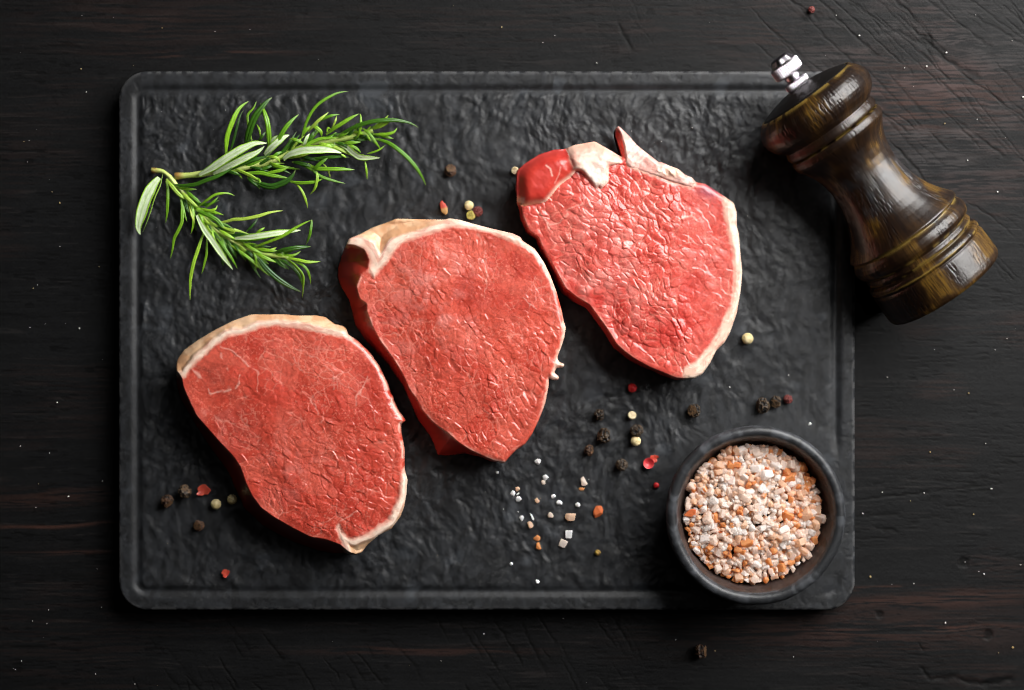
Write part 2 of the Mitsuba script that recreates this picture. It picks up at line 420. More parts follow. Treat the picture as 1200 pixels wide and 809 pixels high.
S2 = [(405.5, 287), (407, 284), (408.5, 280), (421.5, 274.7), (436, 267), (451, 261.7), (464, 256.5), (494, 257), (520, 257.6), (527, 256), (540, 258), (552, 261.7), (576, 268), (600.5, 273.7), (610, 278), (611.6, 282), (626.4, 291.4),
      (637.5, 308), (645, 323), (652.4, 343), (658, 363.7), (660, 375), (663, 384), (661.5, 395), (658, 406), (653, 419), (654.5, 424), (661.5, 427), (659.5, 431), (652, 431), (649.5, 437), (655, 441.5), (654, 445.5), (648.5, 446), (643, 443),
      (643, 452.5), (638.5, 473), (632, 491.4), (623, 510), (615, 521), (606, 526.6), (598.6, 534), (591, 543), (576, 541), (560, 534.5), (547, 531), (526, 533.5), (513, 533), (509, 521), (504, 510), (491, 493), (481.6, 473),
      (472, 450.6), (455.6, 428), (437, 408), (427, 396), (417, 381), (412.5, 364), (410, 352.5), (401, 338), (396.5, 325), (397.4, 312), (401, 299)]
T2 = S2[:42] + [(591, 543), (578, 540), (562, 533), (550, 527), (537, 518), (526, 508), (507.5, 495), (495, 481), (490, 470), (480, 457), (472, 438.5), (461, 420), (446, 400), (436, 381), (430, 364), (430.5, 356), (421.5, 350),
                (418, 336), (423, 323), (431.5, 316), (433.5, 305), (427, 292), (415, 287)]
FA2 = [(438, 328), (445.6, 315.5), (456.8, 304), (464, 291.4), (475, 284), (499.4, 275.6), (527, 267), (540, 267), (550, 268), (576, 274.7), (595, 282), (617, 291), (630, 303), (641, 321), (651, 344), (660, 345), (640, 240), (390, 240), (390, 287),
       (427, 291.5), (434, 304), (431, 317)]
FB2 = [(659.5, 372), (659, 392), (655, 406), (650.5, 420), (646, 440), (641, 446), (640, 460), (634, 480), (640, 482), (700, 440), (680, 360)]

S3 = [(605, 219), (605.5, 206), (606.5, 199.7), (615.4, 191.4), (632, 181), (648.8, 175.6), (661.8, 174.7), (673, 170), (697, 165.8), (706, 171), (717.4, 177.4), (728, 184), (745, 180), (758, 184), (772.6, 191.4), (793, 199), (800.5, 204),
      (810, 208), (815, 213.6), (826.4, 215.5), (841, 225), (848.7, 230), (860, 238), (863.5, 249), (863.5, 265.5), (866, 275), (867.5, 295), (868, 300), (869.8, 318), (869.5, 325), (868, 341), (863.5, 367), (858.5, 381.6), (855, 391),
      (849, 402), (839.4, 411), (832, 426), (822.7, 439), (813.4, 443.7), (802, 444.5), (791, 444.6), (776, 439), (758, 432), (738, 421.5), (729, 415), (719, 407.5), (707.7, 389), (696.6, 374), (687, 361), (672.5, 354),
      (657.6, 342.6), (644.7, 316.7), (637, 302), (632, 291.5), (628, 280), (617, 273), (610, 256), (609, 245), (606, 237.7)]
T3 = S3[:40] + [(792, 443), (777, 437), (760, 430), (741, 419), (732, 412), (723, 404), (712, 386), (701, 371), (691, 357), (677, 349), (663, 338), (650, 314), (642, 300), (636, 290), (631, 278), (620, 270), (613, 254), (611, 244), (607, 237)]
FA3 = [(848, 226), (847, 240), (848.7, 256), (853, 271), (858, 295), (860, 311), (860, 337), (856, 359), (848.7, 372), (841, 391), (830, 405.7), (815, 424), (801, 432), (799, 440), (801, 452), (850, 450), (900, 380), (890, 230), (860, 220)]
FB3 = [(735, 196), (758, 204), (785.6, 214.5), (811.6, 222), (817, 216), (812, 200), (770, 170), (735, 170)]
FOLD3 = [(600, 219), (600, 199), (612, 188), (632, 176), (650, 170), (662, 171), (669, 184), (676.6, 199), (669, 208), (656, 217), (647, 228.4), (639.5, 237.7), (626, 239.5), (613.5, 242.5), (602, 239)]
TAB3 = [(660, 168), (673, 164), (697, 160), (708, 165), (719, 173), (729, 181), (729, 191), (714, 195), (713, 213.6), (704.4, 222), (701.6, 218.5), (699, 222.5), (691, 213), (681, 201.5), (673, 200), (669, 188)]

# seams of fat between the muscles, traced per steak: (line, strength)
SEAM1 = [([(226, 434), (240, 447), (247, 461), (262, 460), (270, 456)], 1.), ([(258, 407), (268, 410), (282, 419), (291, 428)], .8), ([(258, 415), (264, 428), (267, 436)], .7), ([(291, 428), (300, 433), (303, 445), (302, 458)], .6),
         ([(281, 440), (279, 448), (277, 455)], .9), ([(345, 372 + 36), (372, 421), (390, 437), (392, 443)], .45), ([(392, 443), (390, 456)], .7), ([(430, 440), (426, 455), (418, 462), (417, 475)], .8), ([(392, 443), (399, 438)], .6),
         ([(345, 420), (356, 437)], .5), ([(417, 458), (404, 452), (395, 443)], .3), ([(418, 600), (408, 604), (398, 612)], .6), ([(360, 465), (372, 480), (377, 495)], .5), ([(421, 462), (432, 470), (436, 480), (441, 495)], .4)]
SEAM2 = [([(560, 262 + 12), (567, 292), (569, 312), (571, 330), (568, 350)], .55), ([(612, 350), (622, 356), (628, 362)], .6), ([(622, 356), (618, 368)], .5), ([(440, 330), (460, 333), (472, 334)], .3), ([(500, 420), (506, 432), (496, 448)], .4)]
SEAM3 = [([(629, 248), (641, 260), (643, 268)], 1.), ([(643, 262), (657, 262), (666, 246), (682, 238)], .75), ([(796, 256), (810, 252), (818, 260), (823, 261)], 1.), ([(806, 272), (808, 284), (797, 289)], .7), ([(808, 284), (821, 289)], .5), ([(796, 256), (790, 264)], .5),
         ([(805, 318), (800, 308), (790, 300)], .4), ([(782, 415), (796, 428)], .5)]


def steak(key, So, To, fats, seams, seed, H, tone, look, extra=None):
    So, To = smooth_poly(So, .9, 1.1), smooth_poly(To, .9, 1.4)
    ins = grid_in(So, .78, .55)
    P, F = sheet(ins, So)
    X, Y = P[:, 0], P[:, 1]
    lo, hi = P.min(0), P.max(0)
    dS, dT = np.maximum(sdist(So, X, Y), 0), sdist(To, X, Y)
    out = np.maximum(-dT, 0)
    w = out / (out + dS + 1.1)
    fat = np.full(len(X), -99.)
    for fp in fats:
        fat = np.maximum(fat, sdist(smooth_poly(fp, .9, 1.2), X + 2.0 * (fbm(X / 9, Y / 9, 2, seed + 5) - .5), Y + 2.0 * (fbm(X / 9, Y / 9, 2, seed + 6) - .5)))
    isfat = sst(-2.2, 2.0, fat + 2.6 * (fbm(X / 4, Y / 4, 2, seed + 7) - .5))
    # grain of the meat: fibre bundles parted by creases
    wx = X + 9 * (fbm(X / 34, Y / 34, 3, seed) - .5) * 2
    wy = Y + 9 * (fbm(X / 34, Y / 34, 3, seed + 1) - .5) * 2
    a = look['angle'] + .9 * (fbm(X / 110, Y / 110, 2, seed + 2) - .5)
    ca, sa = np.cos(a.mean()), np.sin(a.mean())
    p, q = (ca * wx + sa * wy), (-sa * wx + ca * wy) * 1.35
    lo2, hi2 = np.array([p.min(), q.min()]), np.array([p.max(), q.max()])
    eA, cA, iA, rA, tA = vor(p, q, look['cell'], seed, lo2, hi2)
    eB, cB, iB, rB, tB = vor(p + 3 * vn(X / 6, Y / 6, seed), q + 3 * vn(X / 6, Y / 6, seed + 9), look['cell'] * 3.1, seed + 40, lo2, hi2)
    eC, cC, iC, rC, tC = vor(p * 1.0, q * .8, look['cell'] * .42, seed + 80, lo2, hi2)
    rough = np.clip(look['rough'](X, Y) + .55 * (fbm(X / 45, Y / 45, 3, seed + 11) - .5), 0.03, 1.15)
    rough = rough * .84
    rA_, rB_ = rA[iA], rB[iB]
    eA = np.maximum(eA + .10 * (fbm(X / 3.4, Y / 3.4, 2, seed + 70) - .5), 0)
    bumpA = 1 - np.exp(-(eA / .11) ** 1.5)
    bumpB = 1 - np.exp(-(eB / .05) ** 1.5)
    bumpC = 1 - np.exp(-(eC / .25) ** 1.2)
    dome = np.clip(1 - (cA / .72) ** 2, 0, 1) * sst(.15, .6, fbm(X / 20, Y / 20, 2, seed + 71))
    ga, gb = .77 * wx + .64 * wy, -.64 * wx + .77 * wy
    gl = sst(.52, .85, fbm(ga / 7.5, gb / 2.4, 2, seed + 72, .4)) * sst(.40, .62, fbm(X / 17, Y / 17, 2, seed + 73)) * (.35 + rough)
    on = np.clip(dT / 10, 0, 1)
    h = (.125 * rough * (bumpA - .8) + .022 * np.minimum(.3 + rough, 1) * tA * sst(0, .3, eA) + (.0035 * np.minimum(.2 + rough, 1)) * tB * sst(0, .3, eB) + .015 * rough * tC * sst(0, .3, eC) + look.get('dome', .13) * rough * (dome - .4) + .12 * rough * (rA_ - .5) + .07 * (bumpB - .8) * np.minimum(1, .35 + rough) + .06 * rough * (bumpC - .6) + .06 * gl
         + 1.7 * (fbm(X / 62, Y / 62, 2, seed + 12) - .5) + .6 * (fbm(X / 20, Y / 20, 2, seed + 13) - .5) * (.4 + rough) + .07 * (fbm(X / 5, Y / 5, 2, seed + 15) - .5) + .035 * (vn(X / 2.3, Y / 2.3, seed + 14) - .5))
    # meat colours: myoglobin red, paler connective lines along some creases
    c = mixc(tone[0], tone[1], sst(.3, .7, fbm(X / 40, Y / 40, 3, seed + 20)))
    c = mixc(c, tone[2], .55 * sst(.35, .75, rB_ * .6 + .4 * fbm(X / 14, Y / 14, 2, seed + 21)))
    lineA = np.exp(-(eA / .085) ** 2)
    lineB = np.exp(-(eB / .032) ** 2)
    pale = sst(.48, .66, fbm(X / 26, Y / 26, 2, seed + 22))
    c = mixc(c, [.70, .24, .18], np.clip(.34 * lineA * pale + .50 * lineB * pale, 0, 1))
    c = mixc(c, c * .66, np.clip(.34 * lineA * (1 - pale) * rough, 0, 1))  # shade in the creases painted as darker red
    mott = vn(X / 3.2, Y / 3.2, seed + 23)
    mot2 = fbm(X / 1.7, Y / 1.7, 2, seed + 26)
    c = c * (.80 + .22 * mott[:, None] + .22 * mot2[:, None])
    c = mixc(c, [.68, .22, .16], .5 * sst(.62, .80, mot2) * sst(.35, .65, fbm(X / 24, Y / 24, 2, seed + 27)))
    c = mixc(c, c * [.74, .60, .60], .38 * sst(.5, .72, fbm(X / 30, Y / 30, 3, seed + 28)))
    film = look['film'](X, Y) * sst(.35, .7, fbm(X / 16, Y / 16, 3, seed + 24)) * (.25 + .75 * dome)  # pale film with the pink sheen of lit lobes painted in
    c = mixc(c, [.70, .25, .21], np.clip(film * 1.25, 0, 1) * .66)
    for ln, s in seams:
        jx, jy = X + 3.4 * (vn(X / 6, Y / 6, seed + 30) - .5), Y + 3.4 * (vn(X / 6, Y / 6, seed + 31) - .5)
        d = ldist(ln, jx, jy)
        wd = (.45 + 1.3 * s * vn(X / 7, Y / 7, seed + 32)) * (.6 + .8 * vn(X / 3, Y / 3, seed + 35))
        c = mixc(c, [.80, .42, .34], s * np.exp(-(d / wd) ** 2) * .62 * sst(.2, .5, fbm(X / 9, Y / 9, 2, seed + 36)))
        h += .07 * s * np.exp(-(d / 1.6) ** 2)
    # rim of the cut face: a thin pale membrane
    mem = np.exp(-((dT - 1.0) / 1.3) ** 2) * sst(.42, .62, fbm(X / 12, Y / 12, 3, seed + 33)) * look['membrane'](X, Y)
    c = mixc(c, [.80, .50, .40], np.clip(mem, 0, 1) * .8)
    side = sst(.0, 3.0, out)
    c = mixc(c, mixc(tone[3], tone[0], .4 * fbm(X / 12, Y / 12, 3, seed + 34)), side)
    h = h * on * (1 - .75 * isfat)
    # fat
    st = .45 * fbm(fat / 3.2, (X + Y) / 34, 3, seed + 41) + .55 * fbm(X / 8, Y / 6, 3, seed + 47)
    fc = mixc([.72, .47, .36], [.80, .62, .50], sst(.35, .65, st))
    fc = mixc(fc, [.62, .26, .19], .6 * sst(.58, .72, fbm(fat / 3.6 + 2 * vn(X / 12, Y / 12, seed), (X - Y) / 30, 3, seed + 42)))
    fc = mixc(fc, [.66, .27, .20], .65 * sst(4.5, .5, fat + 2.5 * (fbm(X / 6, Y / 6, 2, seed + 46) - .5)))
    tan = sst(look['cut'](X, Y), look['cut'](X, Y) + 5, fat + 3 * (fbm(X / 14, Y / 14, 2, seed + 43) - .5)) * look['skin'](X, Y)
    fc = mixc(fc, mixc([.60, .32, .17], [.68, .44, .27], sst(.35, .7, fbm(X / 16, Y / 10, 3, seed + 44))), np.clip(tan, 0, 1))
    c = mixc(c, fc, isfat)
    h = h + isfat * (.10 * sst(0, 4, fat) * (1 - tan) + .40 * (st - .5) + .4 * (fbm(X / 10, Y / 10, 3, seed + 45) - .5))
    # side and rounding
    bulge = np.sqrt(np.clip(1 - (1 - np.clip(dS / 7, 0, 1)) ** 2, 0, 1))
    slope = np.clip(fat / 22, 0, 1) * tan
    z0 = H * 1000 * (1 - np.clip(w, 0, 1) ** 1.25)
    z0 = np.where(w > 0, z0, H * 1000) - 1.7 * (1 - bulge) * (1 - np.clip(w * 3, 0, 1)) - 4.5 * slope ** 1.4
    top = 1.3 * sst(0, 70, dT) + look.get('lift', lambda x, y: 0 * x)(X, Y)
    h = np.where(out > 0, h + .7 * (fbm(X / 8, Y / 8, 3, seed + 50) - .5) * np.clip(w * 3, 0, 1), h + top * np.clip(dT / 12, 0, 1))
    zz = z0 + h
    part = np.where(fat > 0, 1, 0)
    if extra:
        zz, c, part = extra(X, Y, zz, c, part, dS)
        from scipy.sparse import coo_matrix
        e = np.vstack([F[:, [0, 1]], F[:, [1, 2]], F[:, [2, 0]]])
        A = coo_matrix((np.ones(len(e) * 2), (np.r_[e[:, 0], e[:, 1]], np.r_[e[:, 1], e[:, 0]])), shape=(len(X), len(X))).tocsr()
        A.data[:] = 1
        deg = np.asarray(A.sum(1)).ravel()
        for k in range(70):
            zn = A @ zz / deg
            zz = np.where((part == 2) | ((part == 3) & (k < 10)), zn, zz)
        zz = zz + np.where(part == 2, .28 * (fbm((X + Y) / 16, (X - Y) / 7, 3, 361) - .5) + .5 * (fbm(X / 17, Y / 17, 2, 362) - .5), 0) + np.where(part == 3, .5 * (fbm(X / 6, Y / 6, 3, 363) - .5), 0)
    zz = np.maximum(zz, .4)
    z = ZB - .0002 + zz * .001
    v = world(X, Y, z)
    n0 = len(So)
    ring, nx, at, vs, fs, cs, prev = np.arange(n0), np.roll(np.arange(n0), -1), len(v), [v], [F], [c], np.arange(n0)
    ctr = v[:n0, :2].mean(0)
    for t, sc in ((.25, 1.004), (.5, 1.0), (.75, .99), (1.0, .965)):
        u = v[:n0].copy()
        u[:, :2] = ctr + (u[:, :2] - ctr) * (sc + .012 * (fbm(P[:n0, 0] / 14, P[:n0, 1] / 14 + 9 * t, 2, seed + 60) - .5))[:, None]
        u[:, 2] = (ZB + .0002) * t + v[:n0, 2] * (1 - t)
        u[:, 2] = np.minimum(u[:, 2], v[:n0, 2])
        cur = at + ring
        fs.append(np.vstack([np.stack([prev, cur, cur[nx]], 1), np.stack([prev, cur[nx], prev[nx]], 1)]))
        vs.append(u); cs.append(c[:n0] * [[.97, .93, .9]]); at += n0; prev = cur
    V, C = np.vstack(vs + [np.r_[ctr, ZB + .0002][None]]), np.vstack(cs + [c[:1]])
    bot = np.stack([prev, np.full(n0, len(V) - 1), prev[nx]], 1)
    Fw = np.vstack(fs[1:] + [bot])
    a0 = V[Fw[0]]
    if np.dot(np.cross(a0[1] - a0[0], a0[2] - a0[0])[:2], a0.mean(0)[:2] - ctr) < 0:
        Fw = Fw[:, ::-1]
    Fa = np.vstack([F, Fw])
    N = vnormals(V, Fa)
    pall = np.concatenate([part] + [part[:n0]] * 4 + [[0]])
    fp = np.max(pall[Fa], axis=1)
    for k, (nm, mat) in enumerate((('meat', 'mat_meat'), ('fat_edge', 'mat_fat'), ('folded_muscle', 'mat_meat'), ('fat_tab', 'mat_fat'))):
        m = fp == k
        if m.any():
            vv, ff, nn, cc = submesh(V, Fa, N, np.clip(C, .005, .93), m)
            put(f'{key}__{nm}', vv, ff, mat, cc, nn)


one = lambda x, y: 1 + 0 * x
tone_a = ([.45, .046, .027], [.51, .068, .041], [.55, .100, .065], [.40, .028, .019])
tone_c = ([.49, .042, .031], [.54, .064, .046], [.59, .110, .084], [.42, .026, .020])
steak('raw_steak', S1, T1, [FA1, FB1], SEAM1, 100, .0195, tone_a,
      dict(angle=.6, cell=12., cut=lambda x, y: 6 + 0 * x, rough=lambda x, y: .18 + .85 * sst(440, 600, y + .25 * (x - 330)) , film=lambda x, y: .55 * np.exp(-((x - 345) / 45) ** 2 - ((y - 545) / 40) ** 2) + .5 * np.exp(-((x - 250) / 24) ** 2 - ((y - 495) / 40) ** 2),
           membrane=lambda x, y: sst(400, 440, x), skin=one))
steak('raw_steak_001', S2, T2, [FA2, FB2], SEAM2, 200, .0205, tone_a,
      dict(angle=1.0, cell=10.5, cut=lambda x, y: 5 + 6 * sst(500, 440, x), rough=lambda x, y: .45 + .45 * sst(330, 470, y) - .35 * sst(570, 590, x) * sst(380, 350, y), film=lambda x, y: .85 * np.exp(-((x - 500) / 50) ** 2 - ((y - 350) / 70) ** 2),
           membrane=lambda x, y: .5 + .5 * sst(520, 560, y), skin=lambda x, y: sst(545, 490, x)))


def fold(X, Y, zz, c, part, dS):
    """The muscle and the flap of fat folded over the far end of the third steak."""
    f1 = sdist(smooth_poly(FOLD3, .8, 3.2), X, Y)
    f2 = sdist(smooth_poly(TAB3, .8, .8), X, Y)
    m1, m2 = f1 > 0, f2 > 0
    r1 = np.sqrt(np.clip(1 - (1 - np.clip(f1 / 20, 0, 1)) ** 2, 0, 1))
    base = 19.6 - 5 * (1 - np.clip(dS / 12, 0, 1)) ** 2
    z1 = base + 1.3 + 3.4 * r1 - 3.2 * (1 - np.sqrt(np.clip(1 - (1 - np.clip(dS / 16, 0, 1)) ** 2, 0, 1))) + .5 * (fbm(X / 12, Y / 12, 3, 333) - .5)
    col = mixc([.40, .020, .015], [.55, .052, .032], fbm(X / 14, Y / 14, 3, 334))
    col = mixc(col, [.36, .035, .030], sst(14, 2, dS) * .75)
    edge = np.exp(-(f1 / 3.0) ** 2) * sst(612, 640, X) * sst(8, 16, dS)
    col = mixc(col, [.82, .52, .40], edge)
    hair = np.exp(-(ldist([(640, 194), (645, 198), (647, 206)], X, Y) / 1.0) ** 2) + np.exp(-(ldist([(650, 215), (655, 205), (657, 196)], X, Y) / .8) ** 2) * .5
    col = mixc(col, [.80, .45, .38], np.clip(hair, 0, 1) * .7)
    low = np.exp(-(ldist([(606, 234), (613, 241), (630, 239)], X, Y) / 4) ** 2)
    col = mixc(col, [.75, .33, .20], low * .7)
    zz = np.where(m1, z1, zz)
    c = np.where(m1[:, None], col, c)
    part = np.where(m1, 2, part)
    r2 = np.sqrt(np.clip(1 - (1 - np.clip(f2 / 7, 0, 1)) ** 2, 0, 1))
    z2 = 19.9 + 2.0 * sst(700, 672, X) - 6 * (1 - np.clip(dS / 14, 0, 1)) ** 2 + 1.0 + 2.3 * r2 + 1.3 * (fbm(X / 9, Y / 9, 3, 335) - .5)
    cf = mixc([.62, .32, .25], [.74, .52, .42], sst(.3, .7, fbm(X / 11, Y / 11, 3, 336)))
    cf = mixc(cf, [.90, .80, .70], np.exp(-((X - 699) / 9) ** 2 - ((Y - 205) / 14) ** 2) * .85)
    cf = mixc(cf, [.60, .30, .20], sst(9, 1, dS) * .45)
    zz = np.where(m2, z2, zz)
    c = np.where(m2[:, None], cf, c)
    part = np.where(m2, 3, part)
    # purple red patch of membrane by the right shoulder
    pr = np.exp(-((X - 832) / 13) ** 2 - ((Y - 224) / 8) ** 2)
    c = mixc(c, [.30, .045, .07], np.clip(pr * 1.1, 0, .85))
    return zz, c, part


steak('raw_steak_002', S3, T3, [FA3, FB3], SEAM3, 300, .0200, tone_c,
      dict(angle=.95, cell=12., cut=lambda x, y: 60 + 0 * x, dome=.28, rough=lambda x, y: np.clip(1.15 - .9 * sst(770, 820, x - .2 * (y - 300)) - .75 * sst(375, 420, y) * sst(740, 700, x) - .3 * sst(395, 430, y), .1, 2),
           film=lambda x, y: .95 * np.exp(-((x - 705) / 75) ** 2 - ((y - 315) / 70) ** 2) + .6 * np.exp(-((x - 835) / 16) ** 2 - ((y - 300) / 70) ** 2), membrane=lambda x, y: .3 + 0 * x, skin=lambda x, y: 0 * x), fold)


# the standing tip of fat behind steak three
def fat_flap():
    pg = smooth_poly([(728.5, 186), (726.5, 176), (721.3, 158), (721.5, 150), (725, 147.5), (731, 153), (738, 160), (746, 169.5), (759, 180), (772, 190), (776, 190.5), (784, 194), (795, 198), (803, 205), (811, 208), (816, 214), (812, 222), (785.6, 214.5), (758, 205), (735, 197)], .8, .7)
    P, F = sheet(grid_in(pg, .9, .5), pg)
    X, Y = P[:, 0], P[:, 1]
    d = np.maximum(sdist(pg, X, Y), 0)
    ridge = sst(745, 722, X) * sst(192, 150, Y)
    lump = np.exp(-((X - 787) / 13) ** 2 - ((Y - 202) / 6) ** 2)
    z = 17.6 + 4.2 * np.sqrt(np.clip(1 - (1 - np.clip(d / 5, 0, 1)) ** 2, 0, 1)) * .7 + 2.0 * ridge * sst(721, 729, X) - 3.0 * sst(190, 150, Y) * sst(725, 745, X) + .9 * (fbm(X / 8, Y / 8, 3, 351) - .5) + 2.2 * lump * (fbm(X / 4, Y / 4, 2, 352))
    c = mixc([.64, .32, .27], [.74, .50, .43], sst(.3, .7, fbm((X + Y) / 10, (X - Y) / 34, 3, 353)))
    c = mixc(c, [.55, .24, .22], .5 * sst(.62, .72, fbm((X + Y) / 5, (X - Y) / 40, 2, 354)))
    c = mixc(c, [.86, .58, .42], lump * .8)
    left = sst(7.5, 3.5, ldist([(728, 186), (726.3, 172), (721.3, 156)], X, Y)) * sst(149, 156, Y)
    c = mixc(c, [.62, .035, .022], left)
    z = z - 1.4 * left
    v = world(X, Y, ZB + z * .001)
    n0 = len(pg)
    u = v[:n0].copy()
    u[:, 2] = np.minimum(u[:, 2] - .002, ZB + np.where(P[:n0, 1] < 190, .0045 + 0 * u[:, 2], .012))
    ring, nx = np.arange(n0), np.roll(np.arange(n0), -1)
    cur = len(v) + ring
    V = np.vstack([v, u, u.mean(0)[None]])
    Fw = np.vstack([np.stack([ring, cur, cur[nx]], 1), np.stack([ring, cur[nx], ring[nx]], 1), np.stack([cur, np.full(n0, len(V) - 1), cur[nx]], 1)])
    a0 = V[Fw[0]]
    if np.dot(np.cross(a0[1] - a0[0], a0[2] - a0[0])[:2], a0.mean(0)[:2] - v[:, :2].mean(0)) < 0:
        Fw = Fw[:, ::-1]
    C = np.vstack([c, c[:n0], c[:1]])
    put('raw_steak_002__fat_flap', V, np.vstack([F, Fw]), 'mat_fat', np.clip(C, .01, .93))


fat_flap()
labels['raw_steak'] = {'label': 'raw red steak at the lower left with a tan fat cap along its top edge', 'category': 'steak', 'group': 'raw steaks on the board'}
labels['raw_steak_001'] = {'label': 'middle raw red steak with thick tan fat folded at its upper left corner', 'category': 'steak', 'group': 'raw steaks on the board'}
labels['raw_steak_002'] = {'label': 'brightest raw steak with a pale fat tip standing up and fat down its right side', 'category': 'steak', 'group': 'raw steaks on the board'}
labels['raw_steak_002__folded_muscle'] = {'label': 'smooth dark red muscle folded over the steak\'s upper left corner'}
labels['raw_steak_002__fat_tab'] = {'label': 'creamy white flap of fat lying on the meat'}
labels['raw_steak_002__fat_flap'] = {'label': 'pale pink pointed tip of fat standing up from the back edge'}

# ------------------------------------------------------------------ rosemary
GREEN, DARK, LIME, PALE, YEL = [.085, .23, .010], [.018, .070, .006], [.24, .46, .022], [.52, .62, .40], [.46, .52, .11]


def leaf(key, pts, wid, kind='top', z0=5., z1=3., arch=2., roll=0., seed=0):
    """pts: centre line in photo pixels; wid: full width in pixels; z in mm above the board."""
    n = 30
    ln = smooth_line(pts, n)
    t = np.linspace(0, 1, n)
    z = ZB + .001 * (z0 * (1 - t) + z1 * t + arch * 4 * t * (1 - t))
    c3 = world(ln[:, 0], ln[:, 1], z)
    tan = np.gradient(c3, axis=0)
    tan /= np.linalg.norm(tan, axis=1, keepdims=True)
    side = np.cross(np.array([[0, 0, 1.]]), tan)
    side /= np.linalg.norm(side, axis=1, keepdims=True)
    up = np.cross(tan, side)
    r = np.radians(roll)
    side, up = side * math.cos(r) + up * math.sin(r), up * math.cos(r) - side * math.sin(r)
    shape = np.clip(np.minimum(.45 + 2.2 * t, 1) * np.minimum(1, np.clip((1 - t) / .36, 0, 1) ** .62), .06, 1)
    hw = wid * (.43 if kind == 'under' else .385) * S * shape
    m = 13
    vv = np.linspace(-1, 1, m)
    if kind == 'under':      # pale felted underside: rolled green margins and a raised midrib
        top = .26 * (1 - vv ** 2) * 0 + .30 * np.exp(-((np.abs(vv) - .92) / .16) ** 2) + .12 * np.exp(-((np.abs(vv) - .45) / .3) ** 2) + .16 * np.exp(-(vv / .12) ** 2)
        low = -.22 + 0 * vv
    else:
        top = .55 * np.sqrt(np.clip(1 - vv ** 2 * .98, 0, 1)) - .20 * np.exp(-(vv / .16) ** 2)
        low = -.22 * np.sqrt(np.clip(1 - vv ** 2 * .98, 0, 1)) - .05
    rnd = np.random.default_rng(seed + 4000)
    base = mixc(GREEN, LIME, rnd.uniform(0, .75)) if kind == 'top' else np.array(GREEN)
    if kind == 'dark':
        base = mixc(DARK, GREEN, rnd.uniform(.0, .4))
    if kind == 'lime':
        base = mixc(LIME, YEL, rnd.uniform(0, .5))
    V, C = [], []
    for j in range(m):
        V.append(c3 + side * (hw * vv[j])[:, None] + up * (hw * top[j])[:, None])
        nz = fbm(t * 16, np.full(n, vv[j] * 3 + seed), 2, 7)
        if kind == 'under':
            mar = sst(.70, .86, abs(vv[j]) + .05 * nz)
            mid = math.exp(-(vv[j] / .10) ** 2)
            col = mixc(np.broadcast_to(PALE, (n, 3)), np.broadcast_to(LIME, (n, 3)), np.clip(mar + .55 * mid + 0 * t, 0, 1)) * (.80 + .4 * nz[:, None])
        else:
            mid = math.exp(-(vv[j] / .14) ** 2)
            col = np.broadcast_to(base, (n, 3)) * (.78 + .45 * nz[:, None])
            col = mixc(col, col * .62, np.full(n, .6 * mid))
            col = mixc(col, np.broadcast_to([.30, .36, .10], (n, 3)), .30 * sst(.9, 1., t) + .35 * sst(.12, 0, t))
        C.append(col)
    for j in range(m - 2, 0, -1):
        V.append(c3 + side * (hw * vv[j])[:, None] + up * (hw * low[j])[:, None])
        C.append(np.broadcast_to(mixc(PALE, GREEN, .4), (n, 3)) * 1.0)
    k = len(V)
    V, C = np.stack(V, 1).reshape(-1, 3), np.stack(C, 1).reshape(-1, 3)
    i, j = np.meshgrid(np.arange(n - 1), np.arange(k), indexing='ij')
    q = np.stack([i * k + j, i * k + (j + 1) % k, (i + 1) * k + (j + 1) % k, (i + 1) * k + j], -1).reshape(-1, 4)
    F = np.vstack([q[:, [0, 1, 2]], q[:, [0, 2, 3]]])
    for e, o in ((0, 1), (n - 1, -1)):
        fan = np.array([[e * k, e * k + a, e * k + a + 1] for a in range(1, k - 1)])
        F = np.vstack([F, fan[:, ::o]])
    if (vnormals(V, F)[np.arange(n) * k + m // 2 + 2] * up).sum() < 0:
        F = F[:, ::-1]
    put(key, V, F, 'mat_leaf', np.clip(C, .004, .9))


